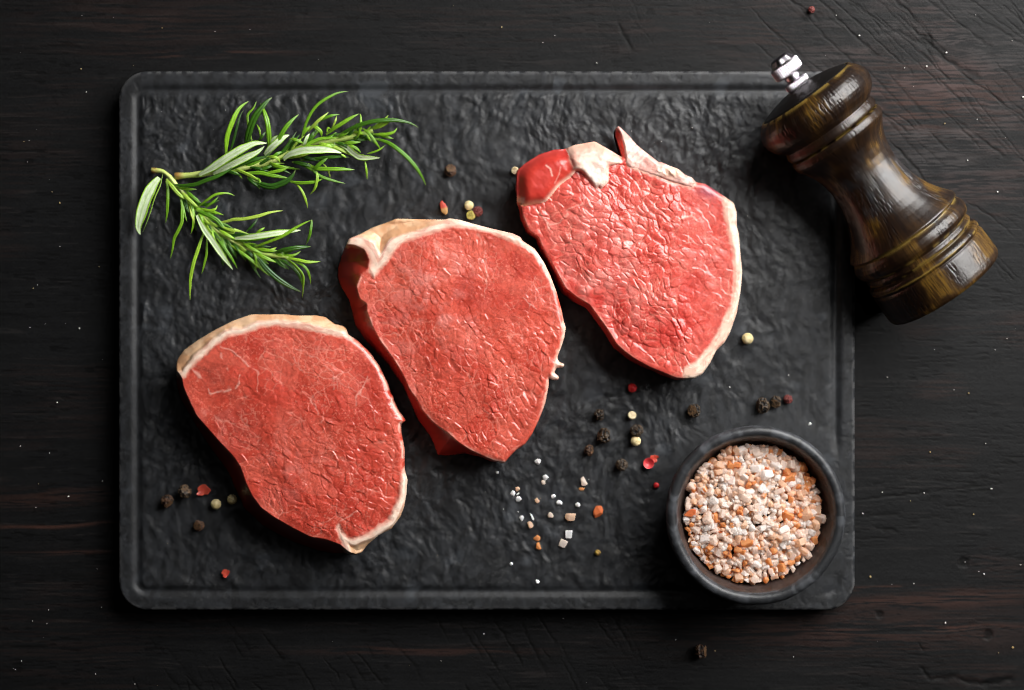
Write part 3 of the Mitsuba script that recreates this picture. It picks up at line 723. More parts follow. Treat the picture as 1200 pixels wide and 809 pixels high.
def stem(key, pts, z0, z1, r0, r1, seed, tip=True):
    n, k = 60, 12
    ln = smooth_line(pts, n)
    t = np.linspace(0, 1, n)
    c3 = world(ln[:, 0], ln[:, 1], ZB + .001 * (z0 + (z1 - z0) * t))
    tan = np.gradient(c3, axis=0)
    tan /= np.linalg.norm(tan, axis=1, keepdims=True)
    side = np.cross(np.array([[0, 0, 1.]]), tan)
    side /= np.linalg.norm(side, axis=1, keepdims=True)
    up = np.cross(tan, side)
    rad = S * (r0 + (r1 - r0) * t) * (1 + .16 * (fbm(t * 22, 0 * t + seed, 2, 9) - .5) * 2 + .12 * np.cos(t * 42))
    ang = np.arange(k) * 2 * math.pi / k
    sq = 1 + .10 * np.cos(4 * ang)
    V = c3[:, None] + rad[:, None, None] * sq[None, :, None] * (np.cos(ang)[None, :, None] * side[:, None] + np.sin(ang)[None, :, None] * up[:, None])
    nz = fbm(t[:, None] * 30 + 0 * ang, np.cos(ang)[None] * 2 + 0 * t[:, None], 3, seed)
    C = mixc([.36, .47, .08], [.55, .62, .23], nz)
    C = mixc(C, np.broadcast_to([.28, .12, .03], C.shape), np.broadcast_to(sst(.05, .02, t)[:, None] * .9, nz.shape) * sst(.2, .5, nz))
    C = mixc(C, np.broadcast_to([.22, .34, .05], C.shape), np.broadcast_to(sst(.6, .95, t)[:, None] * .6, nz.shape))
    V = np.vstack([V.reshape(-1, 3), c3[:1], c3[-1:]])
    C = np.vstack([C.reshape(-1, 3), [[.25, .13, .04]], [[.3, .4, .1]]])
    i, j = np.meshgrid(np.arange(n - 1), np.arange(k), indexing='ij')
    q = np.stack([i * k + j, i * k + (j + 1) % k, (i + 1) * k + (j + 1) % k, (i + 1) * k + j], -1).reshape(-1, 4)
    F = np.vstack([q[:, [0, 1, 2]], q[:, [0, 2, 3]], [[n * k, (a + 1) % k, a] for a in range(k)], [[n * k + 1, (n - 1) * k + a, (n - 1) * k + (a + 1) % k] for a in range(k)]])
    if (vnormals(V, F)[:n * k].reshape(n, k, 3)[:, k // 4] * up).sum() < 0:
        F = F[:, ::-1]
    put(key, V, F, 'mat_leaf', C)


def zm(ox, oy, k, pts):
    return [(ox + x / k, oy + y / k) for x, y in pts]


A_ = lambda *p: zm(155, 100, 6.744, p)       # zoomed views the leaves were traced in
B_ = lambda *p: zm(290, 100, 8.99, p)
C_ = lambda *p: zm(290, 160, 8.99, p)
D_ = lambda *p: zm(390, 120, 6.225, p)
E_ = lambda *p: zm(155, 190, 8.99, p)
F_ = lambda *p: zm(195, 270, 8.99, p)
G_ = lambda *p: zm(265, 235, 6.742, p)

UPPER = [   # centre line, width, kind, z0, z1, arch, roll
    (A_((740, 560), (745, 440), (790, 290), (850, 180), (920, 128)), 8.0, 'top', 3, 5, 3, 35), (A_((770, 530), (800, 440), (830, 320), (860, 225), (880, 200)), 4.0, 'dark', 2, 3, 1, 0),
    (A_((895, 490), (915, 400), (960, 270), (1010, 195), (1080, 115), (1105, 98)), 10.5, 'dark', 4, 8, 3, 0), (A_((950, 460), (935, 400)) + B_((0, 330), (70, 230), (95, 165)), 4.0, 'top', 2, 3, 1, 0),
    (B_((225, 660), (225, 560), (215, 430), (180, 290), (140, 195)), 8.0, 'top', 5, 8, 4, 20), (B_((135, 545), (130, 490), (95, 410)), 3.0, 'lime', 2, 2, 1, 0), (B_((110, 590), (150, 545), (190, 490)), 4.0, 'dark', 3, 3, 1, 0),
    (A_((530, 710), (640, 650), (760, 570), (900, 490), (990, 458), (1065, 458)), 12.5, 'under', 5, 8, 3, -15), (A_((640, 700), (760, 640), (900, 570), (1000, 520), (1045, 480)), 10., 'under', 4, 6, 2, 20),
    (A_((700, 690), (800, 650), (920, 600), (1060, 560), (1110, 520)), 6., 'dark', 3, 3, 2, 0),
    (B_((180, 730), (260, 650), (340, 580), (400, 540), (440, 525)), 9.5, 'under', 5, 7, 2, 10), (B_((235, 650), (270, 590), (330, 530)), 8., 'under', 4, 6, 1, -20), (B_((240, 660), (330, 560), (400, 450), (470, 370), (540, 308)), 6.8, 'top', 5, 7, 3, 0),
    (B_((570, 560), (600, 450), (660, 310), (740, 205), (850, 130), (960, 80), (1060, 65)), 4.6, 'top', 5, 6, 4, 20), (B_((570, 540), (610, 480), (680, 430)), 5.0, 'top', 5, 6, 1, 0), (B_((680, 425), (740, 460), (775, 500), (780, 540)), 6., 'top', 6, 5, 1, 0),
    (B_((640, 490), (730, 390), (800, 330), (855, 285)), 4.5, 'lime', 5, 7, 2, 0), (B_((730, 390), (830, 340), (910, 315), (970, 308)), 4.5, 'top', 5, 6, 2, 0), (B_((890, 450), (920, 390), (940, 320)), 3.2, 'lime', 4, 5, 1, 0),
    (B_((830, 520), (920, 450), (1000, 400), (1080, 350)) + D_((190, 85),), 6.0, 'top', 5, 7, 2, 0), (B_((600, 640), (620, 570), (655, 510)), 5.0, 'under', 5, 6, 1, 0), (B_((630, 640), (660, 570), (715, 470)), 5.5, 'dark', 4, 5, 1, 0),
    (B_((455, 565), (530, 585), (590, 615)), 5.0, 'top', 7, 6, 1, 0), (B_((370, 700), (430, 640), (500, 560), (530, 545)), 5.0, 'dark', 3, 3, 1, 0), (B_((440, 760), (560, 690), (680, 600), (800, 560), (960, 555)), 5.5, 'top', 5, 6, 1, 0),
    (B_((380, 780), (470, 720), (620, 685), (800, 680), (920, 695), (990, 715)), 12.0, 'under', 6, 8, 3, -8), (B_((205, 755), (290, 760), (335, 800)) + C_((345, 280),), 4.5, 'lime', 6, 6, 2, 0),
    (C_((0, 430), (60, 480), (110, 520), (130, 555)), 7.0, 'dark', 3, 3, 1, 0), (C_((100, 430), (130, 480), (125, 560)), 3.2, 'top', 3, 2, 2, 0), (C_((60, 470), (150, 510), (250, 530), (350, 500), (440, 450), (505, 355)), 9.5, 'dark', 4, 4, 0, 20),
    (C_((0, 385), (120, 385), (250, 410), (430, 440)), 6.5, 'top', 4, 4, 1, 0), (C_((180, 390), (300, 370), (380, 350), (430, 320)), 5., 'top', 4, 5, 1, 0), (C_((110, 370), (200, 330), (280, 310)), 5., 'dark', 4, 4, 1, 0),
    (C_((430, 470), (560, 490), (680, 485), (800, 440)), 5.2, 'top', 3, 4, 1, 15), (C_((510, 500), (570, 570), (610, 660), (635, 760)), 3.8, 'lime', 3, 1.2, 2, 0), (C_((720, 350), (735, 430), (720, 520), (655, 615)), 4.4, 'lime', 4, 2, 2, 0),
    (C_((690, 360), (760, 290), (850, 225)), 5.8, 'top', 5, 6, 1, 0), (C_((520, 290), (620, 320), (680, 350), (760, 415), (880, 460), (1030, 495)), 4.6, 'top', 3, 2, 2, 0), (C_((640, 290), (740, 340), (860, 345), (1000, 345), (1080, 350)) + D_((158, 492),), 6.4, 'top', 4, 3, 2, 0),
    (C_((470, 270), (580, 290), (700, 330)), 6., 'dark', 4, 4, 1, 0), (C_((800, 290), (850, 360), (870, 440)), 2.6, 'lime', 3, 1.5, 1, 0), (C_((560, 250), (700, 240), (850, 222), (1000, 215), (1080, 222)), 5., 'dark', 3, 3, 1, 0), (C_((985, 190), (1020, 210), (1040, 228)), 3.4, 'lime', 5, 4, 0, 0),
    (D_((30, 250), (110, 205), (200, 165), (330, 135), (430, 130), (540, 145), (625, 185)), 6.6, 'dark', 5, 4, 5, 0), (D_((285, 190), (350, 150), (405, 95)), 4.2, 'lime', 5, 8, 1, 0), (D_((300, 195), (370, 165), (440, 112)), 4.6, 'lime', 5, 7, 1, 0),
    (D_((200, 85), (205, 160), (190, 230), (160, 275)), 3.8, 'top', 7, 5, 2, 0), (D_((295, 235), (370, 235), (440, 220), (470, 185)), 5.0, 'top', 5, 7, 1, 0), (D_((340, 245), (400, 255), (442, 266)), 4.0, 'top', 4, 4, 1, 0),
    (D_((215, 190), (270, 235), (310, 290), (350, 345)), 4.4, 'top', 7, 5, 2, 0), (D_((300, 265), (390, 290), (470, 340), (560, 420), (630, 510), (680, 608)), 6.2, 'top', 5, 1.6, 4, 0), (D_((250, 375), (320, 355), (385, 310)), 3.0, 'top', 4, 5, 1, 0),
    (D_((10, 300), (90, 320), (150, 370), (200, 400), (270, 405), (345, 405)), 8.5, 'under', 4, 4, 1, 25), (D_((100, 310), (160, 330), (205, 370)), 4.5, 'top', 5, 4, 1, 0), (D_((80, 300), (150, 295), (205, 290)), 4.6, 'top', 5, 5, 1, 0), (D_((235, 430), (245, 500), (250, 562)), 3.2, 'lime', 3, 1.2, 1, 0),
    (D_((60, 270), (140, 265), (220, 275), (262, 270)), 5.0, 'dark', 3, 3, 1, 0), (D_((240, 215), (265, 190), (275, 175)), 3.2, 'lime', 6, 8, 0, 0), (D_((245, 230), (262, 260), (275, 285)), 3.0, 'lime', 6, 5, 0, 0), (D_((150, 215), (200, 225), (250, 235)), 4.6, 'lime', 5, 6, 1, 0),
    (B_((950, 555), (1010, 520), (1080, 480)), 4.6, 'top', 5, 6, 1, 0), (B_((920, 610), (1000, 620), (1060, 660), (1079, 700)), 5., 'dark', 4, 4, 1, 0), (B_((840, 500), (850, 450), (880, 470)), 3.0, 'lime', 5, 6, 0, 0)]
LOWER = [
    (E_((285, 165), (210, 260), (140, 400), (90, 560), (65, 690), (85, 765)), 15.0, 'under', 4, 2, 2, -10), (E_((318, 125), (300, 230), (240, 370), (180, 560), (110, 740)), 4.0, 'lime', 4, 1.5, 2, 60), (E_((355, 200), (375, 320), (370, 470), (352, 640)), 5.0, 'top', 3, 1.5, 2, 0),
    (E_((500, 360), (525, 480), (525, 610), (480, 730), (440, 809)) + F_((60, 220), (40, 300)), 5.2, 'top', 4, 1.4, 2, 0), (E_((420, 235), (540, 250), (650, 240), (760, 200), (900, 150), (1010, 90), (1079, 40)), 6.0, 'dark', 5, 6, 2, 0),
    (E_((470, 265), (560, 285), (680, 288)), 4.2, 'top', 4, 4, 1, 0), (E_((360, 180), (420, 260), (500, 350), (580, 400)), 6.0, 'lime', 5, 5, 1, 0), (E_((560, 300), (640, 370), (740, 455)), 5.5, 'top', 4, 4, 1, 0),
    (E_((700, 470), (790, 400), (890, 340), (980, 328), (1079, 358)), 4.0, 'top', 5, 5, 3, 0), (E_((765, 480), (840, 430), (908, 365)), 3.6, 'top', 5, 6, 1, 0), (E_((740, 490), (800, 512), (870, 500), (895, 455)), 4.0, 'lime', 5, 6, 1, 0),
    (E_((900, 640), (1000, 625), (1079, 605)) + G_((100, 150), (250, 125), (350, 95), (450, 82)), 5.2, 'lime', 4, 3, 3, 0), (G_((160, 245), (215, 190), (255, 135)), 3.6, 'dark', 3, 2, 1, 0), (G_((235, 255), (280, 230), (305, 213)), 3.6, 'top', 3, 3, 1, 0),
    (E_((670, 510), (800, 560), (900, 620), (960, 690)) + G_((60, 250),), 6.5, 'top', 5, 4, 1, 0), (E_((940, 680), (1079, 730)) + G_((60, 235), (180, 265)), 6., 'lime', 5, 5, 1, 0),
    (G_((70, 300), (180, 292), (300, 275), (430, 255), (590, 235)), 9.2, 'under', 5, 4, 4, -8), (G_((225, 365), (340, 325), (450, 280), (560, 210), (675, 155)), 4.8, 'top', 5, 7, 2, 0), (G_((675, 155), (665, 250), (630, 350)), 4.2, 'top', 7, 5, 2, 0),
    (G_((240, 385), (330, 395), (420, 400)), 5.0, 'top', 4, 4, 1, 0), (G_((380, 415), (450, 395), (560, 375), (668, 365)), 7.2, 'dark', 5, 3, 3, 15), (G_((430, 440), (520, 435), (590, 400)), 4.2, 'top', 4, 3, 1, 0),
    (G_((480, 455), (560, 470), (660, 488), (745, 480)), 5.0, 'lime', 5, 4, 2, 0), (G_((540, 490), (600, 510), (650, 570), (668, 665)), 3.8, 'top', 5, 2, 2, 0), (G_((470, 460), (550, 520), (610, 610), (600, 770)), 5.0, 'top', 5, 2, 3, 40),
    (G_((400, 460), (500, 510), (580, 600), (605, 700)), 4.4, 'dark', 4, 2, 2, 0), (G_((235, 430), (310, 530), (420, 630), (520, 690), (590, 722)), 8.4, 'dark', 5, 2, 2, 0), (G_((30, 350), (130, 420), (220, 490), (310, 570), (350, 600)), 5.0, 'top', 4, 2, 2, 0),
    (G_((230, 415), (300, 450), (395, 490)), 5.5, 'top', 5, 4, 1, 0), (G_((210, 400), (235, 470), (235, 560)), 3.6, 'top', 5, 2, 2, 0), (G_((15, 345), (60, 420), (85, 460)), 4.2, 'dark', 4, 2, 1, 0), (G_((130, 330), (200, 380), (290, 420)), 5., 'top', 5, 5, 1, 0),
    (E_((680, 560), (740, 680), (800, 770)) + F_((470, 90), (580, 250), (700, 415)), 8.4, 'under', 5, 2, 3, 0), (F_((530, 80), (620, 200), (700, 320), (748, 405)), 4.8, 'top', 4, 1.6, 2, 0), (F_((395, 20), (340, 180), (280, 370), (250, 560), (248, 735)), 5.6, 'lime', 4, 1.3, 2, 0),
    (F_((425, 90), (425, 220), (400, 350), (370, 460)), 4.0, 'top', 3, 1.3, 1, 0), (F_((580, 310), (600, 375)), 3.4, 'dark', 2, 1.5, 0, 0), (F_((620, 130), (690, 220), (738, 292)), 3.6, 'dark', 3, 2, 1, 0), (F_((560, 0), (640, 50), (720, 90)), 5.5, 'lime', 5, 5, 1, 0),
    (E_((600, 420), (680, 560), (760, 640)), 4.5, 'dark', 3, 3, 0, 0), (E_((520, 320), (600, 400), (700, 480)), 5.5, 'lime', 5, 5, 1, 0), (F_((480, 0), (560, 100), (640, 180)), 4.6, 'dark', 3, 3, 1, 0)]


def sprig(key, leaves, label):
    for i, (pts, wd, kind, z0, z1, ar, ro) in enumerate(leaves):
        leaf(f'{key}__leaf' + (f'_{i:03d}' if i else ''), pts, wd, kind, z0 + .8, z1 + .6, ar, ro, seed=i + len(leaves))
    # short needles crowding the stem between the long ones
    r = np.random.default_rng(len(leaves))
    ln = smooth_line(STEMS[key], 100)
    for k in range(72):
        j = int(r.uniform(22, 96))
        d = ln[min(j + 3, 99)] - ln[j - 3]
        a = math.atan2(d[1], d[0]) + r.choice([-1, 1]) * r.uniform(.15, .75)
        L = r.uniform(16, 42) * (1 if j < 75 else .6)
        b = r.normal(0, .25)
        p0 = ln[j]
        p1 = p0 + L * .5 * np.array([math.cos(a), math.sin(a)])
        p2 = p1 + L * .5 * np.array([math.cos(a + b), math.sin(a + b)])
        i = len(leaves) + k
        leaf(f'{key}__leaf_{i:03d}', [tuple(p0), tuple(p1), tuple(p2)], r.uniform(3.4, 5.6), ['top', 'dark', 'lime', 'dark'][k % 4], r.uniform(2.5, 4.5), r.uniform(1.6, 5.5), r.uniform(0, 2), r.uniform(-40, 40), seed=i * 3 + 500)
    labels[key] = {'label': label, 'category': 'herb sprig', 'group': 'rosemary sprigs'}


STEMS = {'rosemary_sprig': [(205, 206.5), (228, 205), (255, 200.5), (290, 196), (315, 190), (345, 177), (361, 169), (385, 165.5), (400, 163.5), (420, 158), (437, 153)],
         'rosemary_sprig_001': [(177.5, 200), (188, 200.5), (197, 206), (206, 217), (217, 230), (230, 245), (243, 258), (256, 272), (275, 284), (295, 295), (315, 299), (338, 302)]}
stem('rosemary_sprig__stem', STEMS['rosemary_sprig'], 2.6, 5.5, 3.3, 2.6, 1)
sprig('rosemary_sprig', UPPER, 'upper green rosemary sprig, its tip bent towards the right')
stem('rosemary_sprig_001__stem', STEMS['rosemary_sprig_001'], 2.8, 5.0, 2.6, 2.2, 2)
sprig('rosemary_sprig_001', LOWER, 'lower green rosemary sprig pointing down towards the steaks, with one broad pale leaf')


# ------------------------------------------------------------------ pepper mill
def lathe(profile, nseg, rough_fn=None, color_fn=None, close=True):
    """profile: (a, r) in metres; axis along +z."""
    pr = np.asarray(profile, float)
    ang = np.arange(nseg) * 2 * math.pi / nseg
    A, TH = np.meshgrid(pr[:, 0], ang, indexing='ij')
    R = np.repeat(pr[:, 1][:, None], nseg, 1)
    if rough_fn is not None:
        R = R + rough_fn(A, TH, R)
    V = np.stack([R * np.cos(TH), R * np.sin(TH), A], -1).reshape(-1, 3)
    C = color_fn(A, TH).reshape(-1, 3) if color_fn else None
    n, k = len(pr), nseg
    i, j = np.meshgrid(np.arange(n - 1), np.arange(k), indexing='ij')
    q = np.stack([i * k + j, i * k + (j + 1) % k, (i + 1) * k + (j + 1) % k, (i + 1) * k + j], -1).reshape(-1, 4)
    F = np.vstack([q[:, [0, 1, 2]], q[:, [0, 2, 3]]])
    if close:
        V = np.vstack([V, [[0, 0, pr[0, 0]], [0, 0, pr[-1, 0]]]])
        if C is not None:
            C = np.vstack([C, C[:1], C[-1:]])
        F = np.vstack([F, [[n * k, (a + 1) % k, a] for a in range(k)], [[n * k + 1, (n - 1) * k + a, (n - 1) * k + (a + 1) % k] for a in range(k)]])
    if trimesh.Trimesh(V, F, process=False).volume < 0:
        F = F[:, ::-1]
    return V, F, C


def resample(pts, step):
    p = np.asarray(pts, float)
    s = np.r_[0, np.cumsum(np.linalg.norm(np.diff(p, axis=0), axis=1))]
    t = np.linspace(0, s[-1], max(int(s[-1] / step), 4))
    return np.stack([np.interp(t, s, p[:, k]) for k in (0, 1)], 1)


def mill():
    k = S * .95                                   # a mill pixel at its own height
    u2 = np.array([.585, .811]); u2 /= np.linalg.norm(u2)
    zbase, zhead = .0292, .0292 + .0112
    h0 = world(943, 110, zhead)                   # centre of the cap disc
    h1 = world(943 + u2[0] * 281, 110 + u2[1] * 281, zbase)
    ax = (h1 - h0) / np.linalg.norm(h1 - h0)
    L = np.linalg.norm(h1 - h0)
    kk = L / 281.
    xx = np.cross(ax, [0, 0, 1]); xx /= np.linalg.norm(xx)
    yy = np.cross(ax, xx)
    M = np.eye(4); M[:3, 0], M[:3, 1], M[:3, 2], M[:3, 3] = xx, yy, ax, h0
    tw = T(M.tolist())

    def grain(A, TH, R):
        a, t = A / kk, TH * 74
        pores = sst(.62, .76, vn(a / 6.5, t / .8, 91)) * sst(.30, .6, vn(a / 40, t / 18, 92))
        return -.00016 * pores + .00005 * (fbm(a / 30, t / 3, 3, 93) - .5)

    def wood(A, TH):
        a, t = A / kk, TH * 74
        g = fbm(a / 26, t / 1.7, 3, 94)
        g2 = fbm(a / 30, t / 34, 3, 95)
        g3 = vn(a / 9, t / 1.1, 98)
        c = mixc([.0085, .0038, .0018], [.040, .0185, .0050], sst(.30, .75, g * .2 + g2 * .8))
        c = mixc(c, [.150, .083, .011], .55 * sst(.50, .68, g2) * sst(.25, .75, g * .6 + g3 * .4))
        c = c * (.75 + .5 * g3[..., None])
        pores = sst(.62, .76, vn(a / 6.5, t / .8, 91)) * sst(.30, .6, vn(a / 40, t / 18, 92))
        c = mixc(c, [.006, .003, .002], .85 * pores)
        # gold lines on the turned edges
        e = 0
        for pos, w in ((1., 2.), (57.5, 1.2), (197, 2.0), (219, 1.6), (228, 2.0), (238, 1.2)):
            e = e + np.exp(-((a - pos) / w) ** 2)
        c = mixc(c, [.33, .22, .05], np.clip(e, 0, 1) * .42 * sst(.3, .6, vn(t / 9, a / 5, 96)))
        worn = sst(62, 140, a) * sst(180, 130, a) * sst(.45, .65, fbm(a / 22, t / 26, 3, 97)) * .5
        return mixc(c, [.026, .029, .034], worn)

    head = [(6, 30), (1.2, 56.5), (0.0, 58), (0.2, 59.5), (2, 61.5), (6, 65.5), (10.5, 68.8), (15, 71), (20, 72), (25, 71.8), (30, 70.4), (35, 68), (39.5, 64.2), (43, 60), (44.6, 58), (45.8, 57.6), (47.5, 58.6), (52, 59.5), (55.3, 59.2), (56.6, 57.8), (57, 54), (57, 20)]
    body = [(57.6, 20), (57.6, 54), (58, 57.4), (59.2, 59), (63, 60), (67, 59.7), (70.5, 58), (73.5, 55.6), (78, 52.6), (84, 49.3), (92, 46), (102, 43.4), (112, 42.2), (122, 42.2), (134, 43.4), (146, 45.8), (157, 49.4), (167, 54), (176, 59.2), (184, 64.6), (190, 69.2), (193, 71.6),
            (194.5, 72), (195.8, 71), (196.4, 69), (197.4, 68.4), (199, 69.6), (203, 72.6), (208, 74.2), (213, 74), (217, 72), (219.6, 69.2), (220.8, 67.6), (222, 67.8), (224, 69.2), (226.5, 69.8), (228.4, 68.8), (229.4, 66.8), (230.4, 66.4), (231.6, 68),
            (233, 71.4), (235.5, 73), (238, 73.4), (240, 72.6), (241, 71.4), (242, 71.2), (243, 72.4), (245.5, 73.4), (258, 73.9), (272, 74.2), (277, 73.8), (280, 72.2), (281, 69.5), (281, 40), (279, 30)]
    for nm, pr in (('head', head), ('body', body)):
        p = np.asarray(pr, float)
        s = resample(p, .75)
        s = np.stack([gaussian_filter1d(s[:, 0], .8, mode='nearest'), gaussian_filter1d(s[:, 1], .8, mode='nearest')], 1)
        V, F, C = lathe(s * kk, 680, grain, wood)
        put(f'pepper_mill__{nm}', V, F, 'mat_wood', np.clip(C, .002, .9), to_world=tw)
    dome = [(3.0, 57.2), (.2, 56.8), (-1.0, 55.5), (-3.5, 48), (-6.5, 38), (-9, 26), (-10.5, 14), (-11, 3)]
    V, F, _ = lathe(resample(dome, 1.5) * kk, 160)
    put('pepper_mill__top_plate', V, F, 'mat_plate', to_world=tw)

    def knurl(cnt, dep):
        return lambda A, TH, R: -dep * kk * (.5 + .5 * np.cos(TH * cnt)) * (R > 13.0 * kk)
    collar = [(-10, 5), (-10.2, 12), (-11.4, 13.6), (-13, 14.6), (-18.4, 14.6), (-19.6, 13), (-20, 8), (-20, 4)]
    V, F, _ = lathe(resample(collar, .6) * kk, 360, knurl(38, 1.2))
    put('pepper_mill__knob_collar', V, F, 'mat_chrome', to_world=tw)
    stemp = [(-19, 4), (-19.5, 7.5), (-22, 9.2), (-25, 9.6), (-27, 9.), (-28.5, 7.5), (-29, 4)]
    V, F, _ = lathe(resample(stemp, .6) * kk, 90)
    put('pepper_mill__knob_neck', V, F, 'mat_chrome', to_world=tw)
    nut = [(-28.2, 5), (-28.3, 15.4), (-29.2, 17.0), (-30, 17.8), (-41.2, 17.8), (-42.2, 17.0), (-43.2, 15.6), (-49.5, 12.2), (-51.3, 10.4), (-51.8, 7.5), (-51.8, 2)]
    hexf = lambda A, TH, R: np.where(A < -43. * kk, -R * .10 * (.5 - .5 * np.cos(TH * 6)), -1.3 * kk * (.5 + .5 * np.cos(TH * 40)) * (R > 16.6 * kk))
    V, F, _ = lathe(resample(nut, .6) * kk, 384, hexf)
    put('pepper_mill__knob', V, F, 'mat_chrome', to_world=tw)
    labels['pepper_mill'] = {'label': 'dark brown turned wooden pepper mill lying with its head on the board\'s corner', 'category': 'pepper mill'}
    labels['pepper_mill__knob'] = {'label': 'ribbed silver metal knob on the mill\'s top'}
    labels['pepper_mill__top_plate'] = {'label': 'black domed plate closing the mill\'s top end'}


mill()


# ------------------------------------------------------------------ bowl and salt
BH = .030
BC = world(BOWL[0], BOWL[1], ZB + BH)[:2]


def bowl():
    mm = [(0.2, 2), (0.2, 25), (.6, 26.5), (3, 29.5), (8, 33.5), (14, 36.6), (20, 38.7), (25, 39.9), (27.5, 40.1), (29, 39.5), (29.8, 38.6), (30.1, 37.4), (29.9, 36.3), (29.2, 35.4), (27.5, 34.6), (24, 33.7), (19, 32.2), (13, 29.5), (8, 25.5), (5.5, 19), (5, 2)]
    s = resample(mm, .35) * .001
    s = np.stack([gaussian_filter1d(s[:, 0], 1.5, mode='nearest'), gaussian_filter1d(s[:, 1], 1.5, mode='nearest')], 1)
    inner = np.arange(len(s)) > np.argmax(s[:, 0])
    def bump(A, TH, R):
        x, y = R * np.cos(TH) * 1000, R * np.sin(TH) * 1000
        return .001 * (.45 * (fbm(x / 9, y / 9 + A * 120, 3, 121) - .5) + .22 * (fbm(x / 2.4, y / 2.4 + A * 400, 3, 122) - .5) + .5 * (fbm(np.cos(TH) * 1.2 + 3, np.sin(TH) * 1.2, 2, 123) - .5))
    def col(A, TH):
        g = fbm(TH * 8, A * 1000 / 2.6, 3, 124)
        c = mixc([.018, .019, .021], [.046, .049, .055], sst(.3, .75, g))
        c = mixc(c, [.085, .09, .10], .55 * sst(.6, .75, fbm(np.cos(TH) * 9, np.sin(TH) * 9 + A * 500, 3, 125)) * sst(.024, .029, A))
        inn = np.repeat((inner & (s[:, 0] < .0275))[:, None], TH.shape[1], 1) * 1.0
        return mixc(c, mixc([.026, .016, .013], [.044, .027, .022], g), inn * .85)
    V, F, C = lathe(s, 420, bump, col)
    V[:, :2] += BC
    V[:, 2] += ZB - .0004
    put('salt_bowl', V, F, 'mat_bowl', C)
    labels['salt_bowl'] = {'label': 'small round black bowl holding coarse pink salt', 'category': 'bowl'}


bowl()

SALT = {'white': ((.99, .95, .92), 1.35), 'pale': ((.985, .86, .77), 1.4), 'peach': ((.97, .73, .55), 1.4), 'orange': ((.94, .50, .22), 1.4), 'deep': ((.66, .17, .06), .6)}
for nm, (rgb, tr) in SALT.items():
    scene['mat_salt_' + nm] = {'type': 'blendbsdf', 'weight': .08,
                               'a': {'type': 'principledthin', 'base_color': {'type': 'rgb', 'value': list(rgb)}, 'roughness': .3, 'diff_trans': tr, 'eta': 1.5},
                               'b': {'type': 'principled', 'base_color': {'type': 'rgb', 'value': list(rgb)}, 'roughness': .22, 'specular': .5}}


def crystal(seed, cubic):
    r = np.random.default_rng(seed)
    if cubic:
        p = np.array([[x, y, z] for x in (-1, 1) for y in (-1, 1) for z in (-1, 1)], float) * [1, .82, .7]
        p = np.vstack([p * (1, 1, .62), p * (.62, 1, 1) * .98, p * (1, .62, 1) * .98])
        p += r.normal(0, .06, p.shape)
    else:
        p = r.normal(size=(14 + seed % 3 * 3, 3))
        p = p / np.linalg.norm(p, axis=1, keepdims=True) * [1, .85, .72]
    h = trimesh.convex.convex_hull(p)
    return h


NT = 16
TEMPL = [crystal(900 + i, i % 4 == 0) for i in range(NT)]


def crystal_ply(i, mat):
    k = ('c', i)
    if k not in _CP:
        _CP[k] = mikit.ply(TEMPL[i], None, smooth=24)
    return {**_CP[k], 'bsdf': {'type': 'ref', 'id': mat}}


_CP = {}
CLEAR = {'white': (.97, .96, .95), 'pale': (.97, .90, .85), 'peach': (.95, .78, .66), 'orange': (.93, .55, .30), 'deep': (.88, .36, .16)}
for nm, rgb in CLEAR.items():
    scene['mat_clear_' + nm] = {'type': 'principled', 'base_color': {'type': 'rgb', 'value': list(rgb)}, 'roughness': .12, 'spec_trans': .42, 'eta': 1.5}


def rot(r):
    q = r.normal(size=4); q /= np.linalg.norm(q)
    w, x, y, z = q
    return np.array([[1 - 2 * (y * y + z * z), 2 * (x * y - z * w), 2 * (x * z + y * w)], [2 * (x * y + z * w), 1 - 2 * (x * x + z * z), 2 * (y * z - x * w)], [2 * (x * z - y * w), 2 * (y * z + x * w), 1 - 2 * (x * x + y * y)]])


SALT_LABEL = {'white': ('clear whitish salt crystal heaped in the black bowl', 'white salt crystals in the bowl'), 'pale': ('pale pink salt crystal heaped in the black bowl', 'pale pink salt crystals in the bowl'),
              'peach': ('peach coloured salt crystal heaped in the black bowl', 'peach salt crystals in the bowl'), 'orange': ('orange salt crystal heaped in the black bowl', 'orange salt crystals in the bowl'),
              'deep': ('deep red-orange salt crystal heaped in the black bowl', 'deep orange salt crystals in the bowl')}


